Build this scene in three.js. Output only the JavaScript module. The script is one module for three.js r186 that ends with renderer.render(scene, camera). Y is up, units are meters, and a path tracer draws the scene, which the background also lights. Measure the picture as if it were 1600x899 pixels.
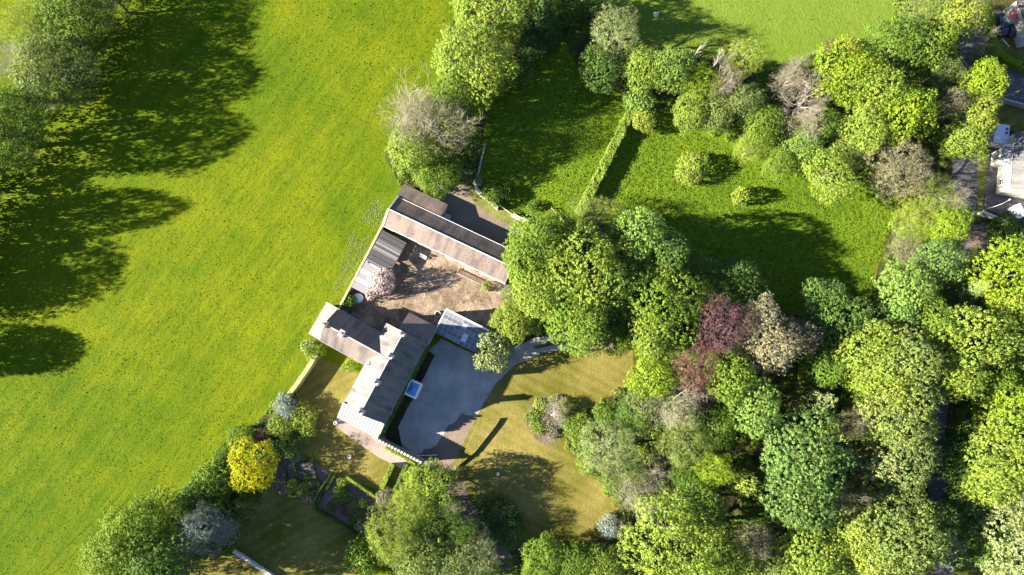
import * as THREE from 'three';
import { mergeGeometries } from 'three/addons/utils/BufferGeometryUtils.js';

// ---------- camera, sky, sun, exposure ----------
const W = 1600, HH = 899, FOCAL = 1081, CAM_H = 140, TILT = THREE.MathUtils.degToRad(7.4);
const scene = new THREE.Scene();
const camera = new THREE.PerspectiveCamera(2 * Math.atan(HH / 2 / FOCAL) * 180 / Math.PI, W / HH, 1, 3000);
camera.position.set(0, CAM_H, 0);
camera.lookAt(0, CAM_H - Math.cos(TILT) * 100, -Math.sin(TILT) * 100);
const renderer = new THREE.WebGLRenderer({ antialias: true });
renderer.setSize(1024, 575);
renderer.toneMapping = THREE.LinearToneMapping;
renderer.toneMappingExposure = 7.4;
renderer.shadowMap.enabled = true;
const SUN_EL = THREE.MathUtils.degToRad(21.5), SUN_AZ = 0.075;
const sunDir = new THREE.Vector3(-Math.cos(SUN_EL), Math.sin(SUN_EL), SUN_AZ * Math.cos(SUN_EL)).normalize();
{ // clear blue evening sky, computed for every direction
  const w = 256, h = 128, d = new Float32Array(w * h * 4), v = new THREE.Vector3();
  for (let j = 0; j < h; j++) for (let i = 0; i < w; i++) {
    const el = ((j + 0.5) / h - 0.5) * Math.PI, az = ((i + 0.5) / w - 0.5) * 2 * Math.PI;
    v.set(Math.cos(el) * Math.cos(az), Math.sin(el), Math.cos(el) * Math.sin(az));
    const up = Math.max(0, v.y), hz = Math.pow(1 - up, 3), s = Math.pow(Math.max(0, v.dot(sunDir)), 6) * 0.35;
    const k = (j * w + i) * 4;
    d[k] = 0.027 + 0.088 * hz + 0.13 * s; d[k + 1] = 0.052 + 0.088 * hz + 0.11 * s; d[k + 2] = 0.114 + 0.070 * hz + 0.075 * s; d[k + 3] = 1;
  }
  const t = new THREE.DataTexture(d, w, h, THREE.RGBAFormat, THREE.FloatType);
  t.mapping = THREE.EquirectangularReflectionMapping; t.magFilter = t.minFilter = THREE.LinearFilter; t.needsUpdate = true;
  scene.background = t; scene.environment = t;
}
const sun = new THREE.DirectionalLight(new THREE.Color().setRGB(1, 0.90, 0.74), 5);
sun.position.copy(sunDir).multiplyScalar(300);
sun.castShadow = true; sun.shadow.mapSize.set(4096, 4096);
Object.assign(sun.shadow.camera, { left: -150, right: 150, top: 120, bottom: -120, near: 10, far: 700 });
scene.add(sun, sun.target);

// ---------- helpers ----------
function rng(seed) { let a = seed >>> 0; return () => { a = (a + 0x6D2B79F5) >>> 0; let t = a; t = Math.imul(t ^ (t >>> 15), t | 1); t ^= t + Math.imul(t ^ (t >>> 7), t | 61); return ((t ^ (t >>> 14)) >>> 0) / 4294967296; }; }
const lerp = (a, b, t) => a + (b - a) * t, clamp = (x, a = 0, b = 1) => Math.min(b, Math.max(a, x));
// the place under a point of the survey photograph, at height h above the ground
function P(px, py, h = 0) {
  const u = (px - W / 2) / FOCAL, v = (HH / 2 - py) / FOCAL, c = Math.cos(TILT), s = Math.sin(TILT), T = (CAM_H - h) / (c - v * s);
  return new THREE.Vector3(u * T, h, -(s + v * c) * T);
}
const taken = new Map();
function numbered(name) { const n = taken.get(name) ?? 0; taken.set(name, n + 1); return n ? `${name}_${String(n).padStart(3, '0')}` : name; }
function shade(o) { o.castShadow = true; o.receiveShadow = true; return o; }
function tag(o, label, category, group, kind) { if (label) o.userData.label = label; if (category) o.userData.category = category; if (group) o.userData.group = group; if (kind) o.userData.kind = kind; return o; }
function thing(name, label, category, pos, group) { const g = new THREE.Group(); g.name = numbered(name); if (pos) g.position.copy(pos); scene.add(g); return tag(g, label, category, group); }
// geometries are given in world metres; a part takes its thing's position off
function obj(name, geoms, mat, parent) {
  const list = Array.isArray(geoms) ? geoms : [geoms];
  const g = list.length > 1 ? mergeGeometries(list.map(x => x.index ? x.toNonIndexed() : x)) : list[0];
  const m = shade(new THREE.Mesh(g, mat)); m.name = parent ? name : numbered(name); (parent ?? scene).add(m);
  return m;
}
// box with uv in metres, its base centre at x, y, z
function box(w, h, d, x = 0, y = 0, z = 0, ry = 0) {
  const g = new THREE.BoxGeometry(w, h, d), uv = g.attributes.uv, dims = [[d, h], [d, h], [w, d], [w, d], [w, h], [w, h]];
  for (let f = 0; f < 6; f++) for (let k = 0; k < 4; k++) uv.setXY(f * 4 + k, uv.getX(f * 4 + k) * dims[f][0], uv.getY(f * 4 + k) * dims[f][1]);
  g.translate(0, h / 2, 0); if (ry) g.rotateY(ry); g.translate(x, y, z); return g;
}
// a tapered tube through points, radii per point
function tube(pts, rad, sides = 6) {
  const pos = [], idx = [], uv = [], nrm = []; let len = 0;
  const up = new THREE.Vector3(0.31, 0.17, 0.93);
  for (let i = 0; i < pts.length; i++) {
    const a = pts[Math.max(0, i - 1)], b = pts[Math.min(pts.length - 1, i + 1)], t = b.clone().sub(a).normalize(), n = t.clone().cross(up).normalize(), m = t.clone().cross(n);
    if (i) len += pts[i].distanceTo(pts[i - 1]);
    for (let k = 0; k <= sides; k++) { const an = k / sides * Math.PI * 2, d = n.clone().multiplyScalar(Math.cos(an)).addScaledVector(m, Math.sin(an)); pos.push(pts[i].x + d.x * rad[i], pts[i].y + d.y * rad[i], pts[i].z + d.z * rad[i]); nrm.push(d.x, d.y, d.z); uv.push(k / sides, len); }
    if (i) for (let k = 0; k < sides; k++) { const q = (i - 1) * (sides + 1) + k; idx.push(q, q + 1, q + sides + 1, q + 1, q + sides + 2, q + sides + 1); }
  }
  const g = new THREE.BufferGeometry(); g.setAttribute('position', new THREE.Float32BufferAttribute(pos, 3)); g.setAttribute('normal', new THREE.Float32BufferAttribute(nrm, 3)); g.setAttribute('uv', new THREE.Float32BufferAttribute(uv, 2)); g.setIndex(idx); return g;
}
const V = (x, y, z) => new THREE.Vector3(x, y, z);
// flat-faced polygons (each a list of Vector3, wound outward), uv in metres along their own plane
function faces(polys) {
  const pos = [], uv = [];
  for (const p of polys) {
    const n = new THREE.Vector3(); for (let i = 0; i < p.length; i++) n.add(p[i].clone().cross(p[(i + 1) % p.length])); n.normalize();
    const ux = Math.abs(n.y) > 0.99 ? V(1, 0, 0) : V(0, 1, 0).cross(n).normalize(), uy = n.clone().cross(ux);
    for (let i = 1; i < p.length - 1; i++) for (const q of [p[0], p[i], p[i + 1]]) { pos.push(q.x, q.y, q.z); uv.push(q.dot(ux), q.dot(uy)); }
  }
  const g = new THREE.BufferGeometry(); g.setAttribute('position', new THREE.Float32BufferAttribute(pos, 3)); g.setAttribute('uv', new THREE.Float32BufferAttribute(uv, 2)); g.computeVertexNormals(); return g;
}
// solid slab: quad corners a b c d (seen from outside, anticlockwise) with a thickness inward
function slab(a, b, c, d, th) {
  const n = b.clone().sub(a).cross(d.clone().sub(a)).normalize().multiplyScalar(-th), [e, f, g, h] = [a, b, c, d].map(p => p.clone().add(n));
  return faces([[a, b, c, d], [h, g, f, e], [a, e, f, b], [b, f, g, c], [c, g, h, d], [d, h, e, a]]);
}

// ---------- computed textures ----------
function lattice(seed) { const r = rng(seed), a = new Float32Array(65536); for (let i = 0; i < 65536; i++) a[i] = r(); return a; }
const LAT = [11, 23, 37, 53].map(lattice);
function vn(x, y, s = 0) { // value noise, not repeating below 256 cells
  const xi = Math.floor(x), yi = Math.floor(y); let fx = x - xi, fy = y - yi; fx *= fx * (3 - 2 * fx); fy *= fy * (3 - 2 * fy);
  const L = LAT[s & 3], x0 = xi & 255, x1 = (xi + 1) & 255, y0 = (yi & 255) << 8, y1 = ((yi + 1) & 255) << 8;
  const a = L[y0 | x0], b = L[y0 | x1], c = L[y1 | x0], d = L[y1 | x1];
  return a + (b - a) * fx + (c - a + (a - b - c + d) * fx) * fy;
}
const fbm = (x, y, o = 4, s = 0) => { let v = 0, a = 0.5, t = 0; for (let i = 0; i < o; i++) { v += a * vn(x, y, s + i); t += a; a *= 0.55; x = x * 2.03 + 17.3; y = y * 2.03 + 9.1; } return v / t; };
const SR = new Uint8Array(4097); for (let i = 0; i <= 4096; i++) { const c = i / 4096; SR[i] = Math.round(255 * (c <= 0.0031308 ? 12.92 * c : 1.055 * Math.pow(c, 1 / 2.4) - 0.055)); }
// f(x, y) in metres fills out[0..2] with linear colour and out[3] with height 0..1
function surface(size, metres, f, off) {
  const bump = true;
  const a = new Uint8Array(size * size * 4), b = bump ? new Uint8Array(size * size * 4) : null, o = [0, 0, 0, 0], st = metres / size;
  for (let j = 0, k = 0; j < size; j++) for (let i = 0; i < size; i++, k += 4) {
    f(i * st, j * st, o);
    for (let c = 0; c < 3; c++) a[k + c] = SR[Math.round(clamp(o[c]) * 4096)];
    a[k + 3] = 255; if (b) { b[k] = b[k + 1] = b[k + 2] = Math.round(clamp(o[3]) * 255); b[k + 3] = 255; }
  }
  const mk = (arr, srgb) => { const t = new THREE.DataTexture(arr, size, size); t.wrapS = t.wrapT = THREE.MirroredRepeatWrapping; t.magFilter = THREE.LinearFilter; t.minFilter = THREE.LinearMipmapLinearFilter; t.generateMipmaps = true; if (srgb) t.colorSpace = THREE.SRGBColorSpace; t.repeat.set(1 / metres, 1 / metres); if (off) t.offset.set(...off); t.needsUpdate = true; return t; };
  return { map: mk(a, true), bumpMap: b ? mk(b, false) : null };
}
function surfMat(t, bumpScale, roughness = 1, color) { const m = new THREE.MeshPhysicalMaterial({ map: t.map, roughness, metalness: 0, specularIntensity: roughness > 0.9 ? 0.15 : 0.8 }); if (t.bumpMap) { m.bumpMap = t.bumpMap; m.bumpScale = bumpScale; } if (color) m.color.setRGB(...color); return m; }
const flat = (r, g, b, rough = 0.8, extra = {}) => { const m = new THREE.MeshStandardMaterial({ roughness: rough, metalness: 0, ...extra }); m.color.setRGB(r, g, b); return m; };
const C3 = (o, a, b, t, h) => { o[0] = lerp(a[0], b[0], t); o[1] = lerp(a[1], b[1], t); o[2] = lerp(a[2], b[2], t); o[3] = h; };
const mul = (o, k) => { o[0] *= k; o[1] *= k; o[2] *= k; };

// pasture: short grazed grass with drill rows running up the slope of the field and small dark tufts
const rowC = Math.cos(0.95), rowS = Math.sin(0.95);
const TX = {};
TX.meadow = surface(2048, 128, (x, y, o) => {
  const a = x * rowC + y * rowS, b = -x * rowS + y * rowC;
  const big = fbm(x / 22, y / 22, 3), mid = fbm(x / 3.1 + 40, y / 3.1, 3, 1), row = vn(a / 7, b / 0.55, 2) * 0.6 + vn(a / 16, b / 1.3, 3) * 0.4, fine = vn(a / 0.26, b / 0.15, 1) * 0.45 + vn(a / 0.6, b / 0.3, 0) * 0.35 + vn(a / 1.6, b / 0.7, 3) * 0.2;
  const spot = Math.max(0, vn(x / 0.5 + 7, y / 0.5, 3) - 0.8) * 5 * clamp(mid * 2.2 - 0.6);
  C3(o, [0.040, 0.077, 0.002], [0.096, 0.118, 0.003], clamp(big * 1.35 + row * 0.7 + mid * 0.7 - 0.88), clamp(fine * 0.62 + row * 0.28 + mid * 0.15));
  mul(o, (0.80 + 0.4 * fine) * (1 - 0.45 * spot));
  // wheel marks of a tractor along the lower boundary
  for (const q of [0, 1.9]) { const w = Math.abs(b + 12.6 + q + (a - 26) * 0.14 + (vn(a / 14, 3) - 0.5) * 0.8); if (w < 0.25 && a < 46) { mul(o, 0.68 + 0.3 * vn(a / 1.5, q, 1)); o[3] *= 0.6; } }
}, [0.9, 0.39]);
TX.rough = surface(1024, 52, (x, y, o) => {
  const big = fbm(x / 9, y / 9, 3, 1), cl = fbm(x / 0.9, y / 0.8, 4, 2), fine = vn(x / 0.14, y / 0.13, 0);
  C3(o, [0.040, 0.084, 0.004], [0.092, 0.134, 0.007], clamp(big * 0.9 + cl * 0.7 - 0.32), clamp(cl * 0.85 + fine * 0.2));
  mul(o, 0.78 + 0.44 * fine);
});
TX.smooth = surface(1024, 60, (x, y, o) => {
  const big = fbm(x / 14, y / 14, 3, 3), m = fbm(x / 1.6, y / 1.6, 3, 0), fine = vn(x / 0.25, y / 0.25, 2);
  C3(o, [0.066, 0.110, 0.009], [0.096, 0.136, 0.018], clamp(big * 0.8 + m * 0.4 - 0.15), clamp(m * 0.5 + fine * 0.4));
  mul(o, (0.86 + 0.28 * fine) * (1 - 0.4 * Math.max(0, vn(x / 0.8, y / 0.45, 1) - 0.84) * 6));
});
// dry mown lawn: straw and green, mower rows
const mowC = Math.cos(0.49), mowS = Math.sin(0.49);
TX.lawn = surface(1024, 48, (x, y, o) => {
  const a = x * mowC - y * mowS, b = x * mowS + y * mowC;
  const big = fbm(x / 7, y / 7, 4, 2), row = 0.5 + 0.5 * Math.sin(b * 2 * Math.PI / 1.9 + 1.5 * vn(a / 9, b / 3, 1)), str = vn(a / 3.5 + 2 * vn(a / 5, b / 5, 2), b / 0.6, 0), fine = vn(x / 0.2, y / 0.2, 3);
  C3(o, [0.070, 0.070, 0.010], [0.162, 0.136, 0.040], clamp(big * 1.5 - 0.5 + row * 0.2 + str * 0.18), clamp(fine * 0.5 + str * 0.3));
  mul(o, 0.80 + 0.36 * fine);
}, [0.5, 0.8]);
TX.gravel = surface(1024, 24, (x, y, o) => {
  const big = fbm(x / 4, y / 4, 4, 0), f = vn(x / 0.09, y / 0.09, 1), g = vn(x / 0.3, y / 0.3, 2);
  C3(o, [0.200, 0.190, 0.178], [0.360, 0.345, 0.325], clamp(big * 1.5 - 0.3), clamp(f * 0.7 + g * 0.3)); mul(o, 0.8 + 0.4 * f * (0.6 + 0.4 * g));
});
// worn cobbles and beaten stone of the yard
TX.cobble = surface(1024, 22, (x, y, o) => {
  const big = fbm(x / 3.2, y / 3.2, 4, 3), mid = fbm(x / 0.9, y / 0.9, 3, 1), c = vn(x / 0.16, y / 0.16, 2), d = vn(x / 0.3 + 3, y / 0.26, 0);
  C3(o, [0.100, 0.073, 0.050], [0.270, 0.212, 0.160], clamp(big * 1.1 + mid * 0.95 - 0.62), clamp(c * 0.6 + d * 0.4)); mul(o, 0.55 + 0.55 * c + 0.35 * d);
});
TX.asphalt = surface(512, 14, (x, y, o) => { const b = fbm(x / 2.5, y / 2.5, 4, 1), f = vn(x / 0.06, y / 0.06, 2); C3(o, [0.046, 0.046, 0.050], [0.078, 0.076, 0.078], clamp(b * 1.2 - 0.1), f); mul(o, 0.85 + 0.3 * f); });
TX.litter = surface(1024, 40, (x, y, o) => { const b = fbm(x / 3, y / 3, 4, 2), f = vn(x / 0.2, y / 0.2, 1), g = fbm(x / 0.8, y / 0.8, 2, 0); C3(o, [0.030, 0.026, 0.014], [0.050, 0.062, 0.014], clamp(b * 1.6 - 0.4), clamp(g * 0.7 + f * 0.3)); mul(o, 0.7 + 0.6 * f); });
TX.soil = surface(512, 12, (x, y, o) => { const b = fbm(x / 1.5, y / 1.5, 4, 0), f = vn(x / 0.12, y / 0.12, 3); C3(o, [0.070, 0.051, 0.042], [0.145, 0.110, 0.092], clamp(b * 1.4 - 0.2), clamp(b * 0.5 + f * 0.5)); mul(o, 0.75 + 0.5 * f); });
// slate: courses of small slates, streaks of lichen running down, rust-brown patches
function slateTex(lo, hi, warm, seed) {
  return surface(1024, 20, (x, y, o) => {
    const row = Math.floor(y / 0.26), fy = y / 0.26 - row, cx = x / 0.3 + (row & 1) * 0.5 + 0.13 * vn(row, 3, seed), ci = Math.floor(cx), fx = cx - ci;
    const t = vn(ci * 1.7 + 0.5, row * 2.3 + 0.5, seed), str = fbm(x / 0.7 + 30, y / 3.2, 3, seed + 1), big = fbm(x / 3.2, y / 3.2, 3, seed + 2), f = vn(x / 0.1, y / 0.1, 1);
    C3(o, lo, hi, clamp(t * 0.3 + str * 1.15 + big * 0.8 - 0.68), clamp(0.25 + fy * 0.4 + t * 0.2 + f * 0.1));
    const w = clamp(big * 2.6 - 1.1) * clamp(str * 1.6 - 0.2); o[0] = lerp(o[0], warm[0], w * 0.6); o[1] = lerp(o[1], warm[1], w * 0.6); o[2] = lerp(o[2], warm[2], w * 0.6);
    if (fx < 0.05 || fy < 0.06) { mul(o, 0.66); o[3] = 0.05; }
    mul(o, 0.84 + 0.32 * f);
  });
}
TX.slate = slateTex([0.048, 0.043, 0.044], [0.132, 0.120, 0.114], [0.115, 0.080, 0.060], 0);
TX.slatePale = slateTex([0.048, 0.047, 0.049], [0.150, 0.146, 0.143], [0.125, 0.10, 0.082], 1);
TX.render = surface(512, 8, (x, y, o) => { const b = fbm(x / 1.2, y / 2.2, 4, 1), f = vn(x / 0.05, y / 0.05, 2); C3(o, [0.50, 0.47, 0.41], [0.66, 0.63, 0.57], clamp(b * 1.3 - 0.15), f); });
TX.stone = surface(512, 6, (x, y, o) => { // rubble masonry too small to tell apart from the air
  const r = Math.floor(y / 0.22), cx = x / 0.4 + vn(r, 7) * 3, c = Math.floor(cx), fx = cx - c, fy = y / 0.22 - r, t = vn(c * 3.1, r * 1.9, 2), b = fbm(x, y, 4, 1);
  C3(o, [0.20, 0.185, 0.155], [0.42, 0.395, 0.335], clamp(t * 0.6 + b * 0.6 - 0.1), 0.5 + 0.4 * t); if (fx < 0.07 || fy < 0.1) { mul(o, 0.7); o[3] = 0.2; }
});
TX.wood = surface(512, 4, (x, y, o) => { const b = fbm(x / 0.8, y / 0.05, 4, 2); C3(o, [0.16, 0.12, 0.085], [0.32, 0.265, 0.20], b, b); });
TX.bark = surface(512, 3, (x, y, o) => { const b = fbm(x * 9, y * 1.3, 4, 3), c = fbm(x * 2, y * 1.2, 3, 0); C3(o, [0.060, 0.048, 0.036], [0.19, 0.165, 0.13], clamp(b * 0.8 + c * 0.5 - 0.2), b); });
const M = {
  meadow: surfMat(TX.meadow, 0.085), rough: surfMat(TX.rough, 0.16), smooth: surfMat(TX.smooth, 0.1), lawn: surfMat(TX.lawn, 0.035), gravel: surfMat(TX.gravel, 0.03), cobble: surfMat(TX.cobble, 0.05),
  asphalt: surfMat(TX.asphalt, 0.01, 0.9), litter: surfMat(TX.litter, 0.15), soil: surfMat(TX.soil, 0.1), slate: surfMat(TX.slate, 0.02, 0.55), slatePale: surfMat(TX.slatePale, 0.02, 0.5),
  render: surfMat(TX.render, 0.006, 0.9, [0.8, 0.8, 0.8]), stone: surfMat(TX.stone, 0.03, 0.95), wood: surfMat(TX.wood, 0.01, 0.85), bark: surfMat(TX.bark, 0.03, 0.95),
  pave: surfMat(TX.gravel, 0.01, 0.95, [0.72, 0.62, 0.58]), track: surfMat(TX.gravel, 0.03, 1, [0.50, 0.41, 0.34]), dryTurf: surfMat(TX.lawn, 0.08, 1, [0.72, 0.95, 0.9]), yardTurf: surfMat(TX.lawn, 0.04),
  white: flat(0.74, 0.73, 0.70, 0.6), cream: flat(0.62, 0.57, 0.46, 0.75), lead: flat(0.165, 0.17, 0.175, 0.55), darkMetal: flat(0.04, 0.04, 0.045, 0.5), grey: flat(0.26, 0.26, 0.26, 0.8),
  terracotta: flat(0.34, 0.15, 0.08, 0.85), ridge: flat(0.36, 0.33, 0.30, 0.85), pane: new THREE.MeshPhysicalMaterial({ color: 0xffffff, transmission: 1, thickness: 0, roughness: 0.03, ior: 1.5 }),
  paint: flat(0.62, 0.63, 0.65, 0.6),
};
// ---------- the ground ----------
function ring(px, jitter = 0, step = 1.5, curve = false) { // pixel outline -> shape outline in metres (x, -z)
  let pts = px.map(([x, y]) => { const p = P(x, y); return new THREE.Vector2(p.x, -p.z); });
  if (curve) { const c = new THREE.CatmullRomCurve3(pts.map(p => V(p.x, p.y, 0)), true, 'centripetal'); pts = c.getSpacedPoints(Math.max(12, Math.round(c.getLength() / step))).slice(0, -1).map(p => new THREE.Vector2(p.x, p.y)); }
  else if (jitter) { const o = []; pts.forEach((p, i) => { const q = pts[(i + 1) % pts.length], n = Math.max(1, Math.round(p.distanceTo(q) / step)); for (let k = 0; k < n; k++) o.push(p.clone().lerp(q, k / n)); }); pts = o; }
  if (jitter) pts = pts.map(p => new THREE.Vector2(p.x + (fbm(p.x / 1.3 + 50, p.y / 1.3, 3, 1) - 0.5) * 2 * jitter, p.y + (fbm(p.x / 1.3, p.y / 1.3 + 90, 3, 2) - 0.5) * 2 * jitter));
  return pts;
}
function sheet(name, px, y, mat, o = {}) {
  const g = new THREE.ShapeGeometry(new THREE.Shape(ring(px, o.jitter ?? 0.35, o.step ?? 1.2, o.curve))); g.rotateX(-Math.PI / 2); g.translate(0, y, 0);
  const m = obj(name, g, mat); m.userData.kind = 'structure'; if (o.label) m.userData.label = o.label; return m;
}
{ const g = new THREE.PlaneGeometry(2400, 2400, 1, 1), uv = g.attributes.uv; for (let i = 0; i < uv.count; i++) uv.setXY(i, (uv.getX(i) - 0.5) * 2400, (uv.getY(i) - 0.5) * 2400); g.rotateX(-Math.PI / 2); obj('ground', g, M.meadow).userData.kind = 'structure'; }
const WOOD_MAIN = [[600, 905], [650, 870], [690, 860], [655, 800], [670, 740], [700, 722], [722, 790], [790, 850], [850, 862], [940, 835], [962, 790], [925, 745], [885, 700], [872, 660], [905, 640], [960, 612], [985, 590], [990, 560], [1010, 552], [1005, 530], [880, 522], [800, 550], [775, 515], [805, 455], [795, 400], [830, 350], [925, 335], [1000, 375], [1060, 420], [1100, 440], [1200, 485], [1350, 505], [1372, 420], [1400, 330], [1420, 290], [1470, 265], [1660, 250], [1660, 960], [600, 960]];
const WOOD_NORTH = [[870, -40], [935, -40], [945, 50], [1010, 72], [1100, 92], [1190, 102], [1290, 112], [1345, 85], [1400, 30], [1400, -40], [1660, -40], [1660, 260], [1440, 285], [1290, 290], [1200, 255], [1100, 205], [1010, 182], [985, 160], [900, 100], [872, 40]];
const WOOD_WEST = [[630, 300], [600, 240], [640, 190], [680, 150], [700, 60], [730, -40], [870, -40], [870, 60], [800, 90], [768, 160], [750, 240], [742, 290], [690, 300]];
const HEDGE_WEST = [[130, 905], [160, 850], [270, 785], [330, 730], [370, 690], [440, 620], [470, 600], [495, 620], [475, 690], [425, 715], [420, 765], [370, 850], [290, 880], [290, 905]];
const EDGE_WEST = [[60, -40], [190, -40], [180, 20], [140, 110], [100, 160], [60, 200], [50, 250], [-60, 280], [-60, 170], [30, 140], [50, 60]];
sheet('woodland_floor', WOOD_MAIN, 0.01, M.litter);
sheet('woodland_floor', WOOD_NORTH, 0.01, M.litter);
sheet('woodland_floor', WOOD_WEST, 0.01, M.litter);
sheet('woodland_floor', HEDGE_WEST, 0.01, M.litter);
sheet('woodland_floor', EDGE_WEST, 0.01, M.litter, { jitter: 1 });
sheet('north_field', [[925, -60], [1425, -60], [1395, 30], [1360, 80], [1290, 108], [1190, 100], [1100, 90], [1000, 66], [935, 40]], 0.02, M.smooth);
sheet('walled_paddock', [[790, 105], [870, 85], [905, 105], [960, 140], [990, 168], [985, 190], [910, 345], [850, 352], [790, 322], [752, 305], [748, 240], [766, 160]], 0.02, M.rough);
sheet('rough_paddock', [[988, 185], [1060, 165], [1200, 222], [1290, 270], [1400, 275], [1402, 335], [1366, 425], [1352, 510], [1200, 485], [1100, 445], [1000, 375], [920, 335]], 0.02, M.rough);
sheet('farm_track', [[680, 262], [738, 265], [745, 292], [760, 320], [800, 345], [818, 360], [805, 400], [760, 380], [700, 345], [660, 310]], 0.03, M.track);
sheet('grass_verge', [[738, 268], [752, 290], [756, 312], [800, 336], [842, 350], [836, 376], [806, 356], [768, 338], [742, 318], [732, 296]], 0.04, M.dryTurf);
sheet('courtyard', [[600, 365], [640, 372], [800, 448], [802, 470], [765, 520], [740, 535], [690, 520], [640, 500], [600, 520], [540, 490], [545, 455]], 0.03, M.cobble, { jitter: 0.1 });
sheet('gravel_drive', [[668, 548], [690, 530], [745, 556], [790, 546], [840, 527], [880, 521], [940, 528], [960, 531], [958, 546], [930, 546], [890, 544], [845, 553], [805, 574], [775, 604], [746, 655], [712, 718], [698, 728], [686, 735], [650, 722], [596, 690], [630, 615]], 0.03, M.gravel, { jitter: 0.15 });
sheet('garden_path', [[686, 733], [714, 722], [735, 780], [800, 870], [820, 960], [780, 960], [770, 880], [700, 790]], 0.035, M.soil, { jitter: 0.2 });
sheet('sunlit_drive_patch', [[655, 712], [680, 696], [692, 680], [702, 664], [722, 648], [748, 651], [712, 720], [690, 735]], 0.038, M.track, { jitter: 0.7, step: 0.6 });  // sheet shaped to the sunlit patch; browner gravel paints how sun lights it
sheet('drive_verge', [[868, 531], [912, 534], [950, 537], [950, 540], [912, 539], [872, 537], [838, 546], [832, 542]], 0.045, M.dryTurf, { jitter: 0.1 });
sheet('front_lawn', [[803, 572], [845, 552], [892, 545], [990, 548], [990, 596], [962, 615], [905, 645], [880, 668], [890, 700], [930, 742], [970, 790], [945, 838], [860, 858], [800, 852], [752, 800], [708, 724], [743, 654], [773, 602]], 0.04, M.lawn, { jitter: 0.12 });
sheet('house_border', [[600, 676], [668, 548], [680, 556], [640, 632], [622, 668], [630, 708], [604, 692]], 0.045, M.litter, { jitter: 0.2 });
sheet('garden_lawn', [[492, 556], [560, 585], [548, 625], [532, 655], [590, 692], [640, 722], [636, 740], [610, 772], [522, 742], [478, 712], [452, 690], [458, 640], [462, 610]], 0.03, M.lawn, { jitter: 0.1 });
sheet('terrace', [[524, 655], [542, 640], [600, 672], [642, 704], [650, 724], [638, 738], [590, 714], [556, 690], [520, 664]], 0.045, M.pave, { jitter: 0.05 });
sheet('croquet_lawn', [[416, 762], [450, 772], [492, 792], [557, 830], [568, 860], [560, 910], [392, 910], [366, 862], [376, 820]], 0.03, M.yardTurf, { jitter: 0.1 });
sheet('yard_grass', [[285, 876], [365, 868], [420, 900], [440, 960], [260, 960]], 0.025, M.lawn);
sheet('flower_bed', [[424, 706], [470, 712], [523, 740], [492, 790], [452, 772], [416, 760]], 0.04, M.soil, { jitter: 0.1 });
sheet('flower_bed', [[524, 742], [606, 782], [580, 815], [560, 836], [494, 793]], 0.04, M.soil, { jitter: 0.1 });
sheet('flower_bed', [[606, 782], [640, 735], [660, 724], [662, 740], [628, 800], [590, 836], [560, 836]], 0.042, M.soil, { jitter: 0.1 });
// eastern side: the lane through the wood, the side road, drives and gardens of the neighbours
sheet('lane', [[1488, 236], [1534, 246], [1528, 300], [1518, 380], [1508, 470], [1492, 560], [1480, 650], [1474, 710], [1484, 790], [1492, 830], [1540, 868], [1620, 905], [1620, 960], [1560, 930], [1500, 905], [1476, 960], [1452, 960], [1462, 880], [1456, 800], [1446, 720], [1452, 640], [1466, 540], [1478, 430], [1490, 330]], 0.03, M.asphalt, { jitter: 0 });
sheet('side_road', [[1488, 236], [1534, 246], [1548, 190], [1560, 152], [1660, 176], [1660, 112], [1560, 94], [1540, 60], [1530, -40], [1500, -40], [1500, 120]], 0.034, M.asphalt, { jitter: 0 });
sheet('pavement', [[1560, 94], [1660, 112], [1660, 118], [1556, 100], [1544, 80], [1548, 76]], 0.12, M.grey, { jitter: 0 });
sheet('neighbour_garden', [[1556, 156], [1660, 180], [1660, 224], [1584, 204], [1566, 196], [1546, 190]], 0.02, M.yardTurf);
sheet('neighbour_garden', [[1562, 58], [1660, 62], [1660, 112], [1580, 98], [1564, 80]], 0.02, M.yardTurf);
sheet('neighbour_drive', [[1546, 215], [1592, 232], [1660, 240], [1660, 350], [1590, 345], [1538, 326]], 0.04, M.asphalt, { jitter: 0 });
sheet('parking_bay', [[1555, 18], [1660, 10], [1660, 62], [1562, 56]], 0.024, M.asphalt, { jitter: 0 });
sheet('dirt_path', [[1512, 352], [1536, 350], [1600, 385], [1660, 400], [1660, 425], [1590, 400], [1512, 384]], 0.045, M.track);
sheet('grass_verge', [[1528, 240], [1546, 236], [1536, 326], [1526, 330]], 0.05, M.dryTurf);
sheet('grass_verge', [[1496, 862], [1530, 872], [1560, 905], [1560, 950], [1482, 950]], 0.045, M.dryTurf);
{ // raised strip of lawn along the drive, held by a low stone edge
  const o = ring([[748, 660], [782, 654], [776, 664], [743, 706], [716, 728]].map(p => p), 0), s = new THREE.Shape(o), g = new THREE.ExtrudeGeometry(s, { depth: 0.55, bevelEnabled: true, bevelSize: 0.08, bevelThickness: 0.1, bevelSegments: 2 });
  g.rotateX(-Math.PI / 2); obj('lawn_bank', g, M.lawn).userData.kind = 'structure';
}
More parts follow.
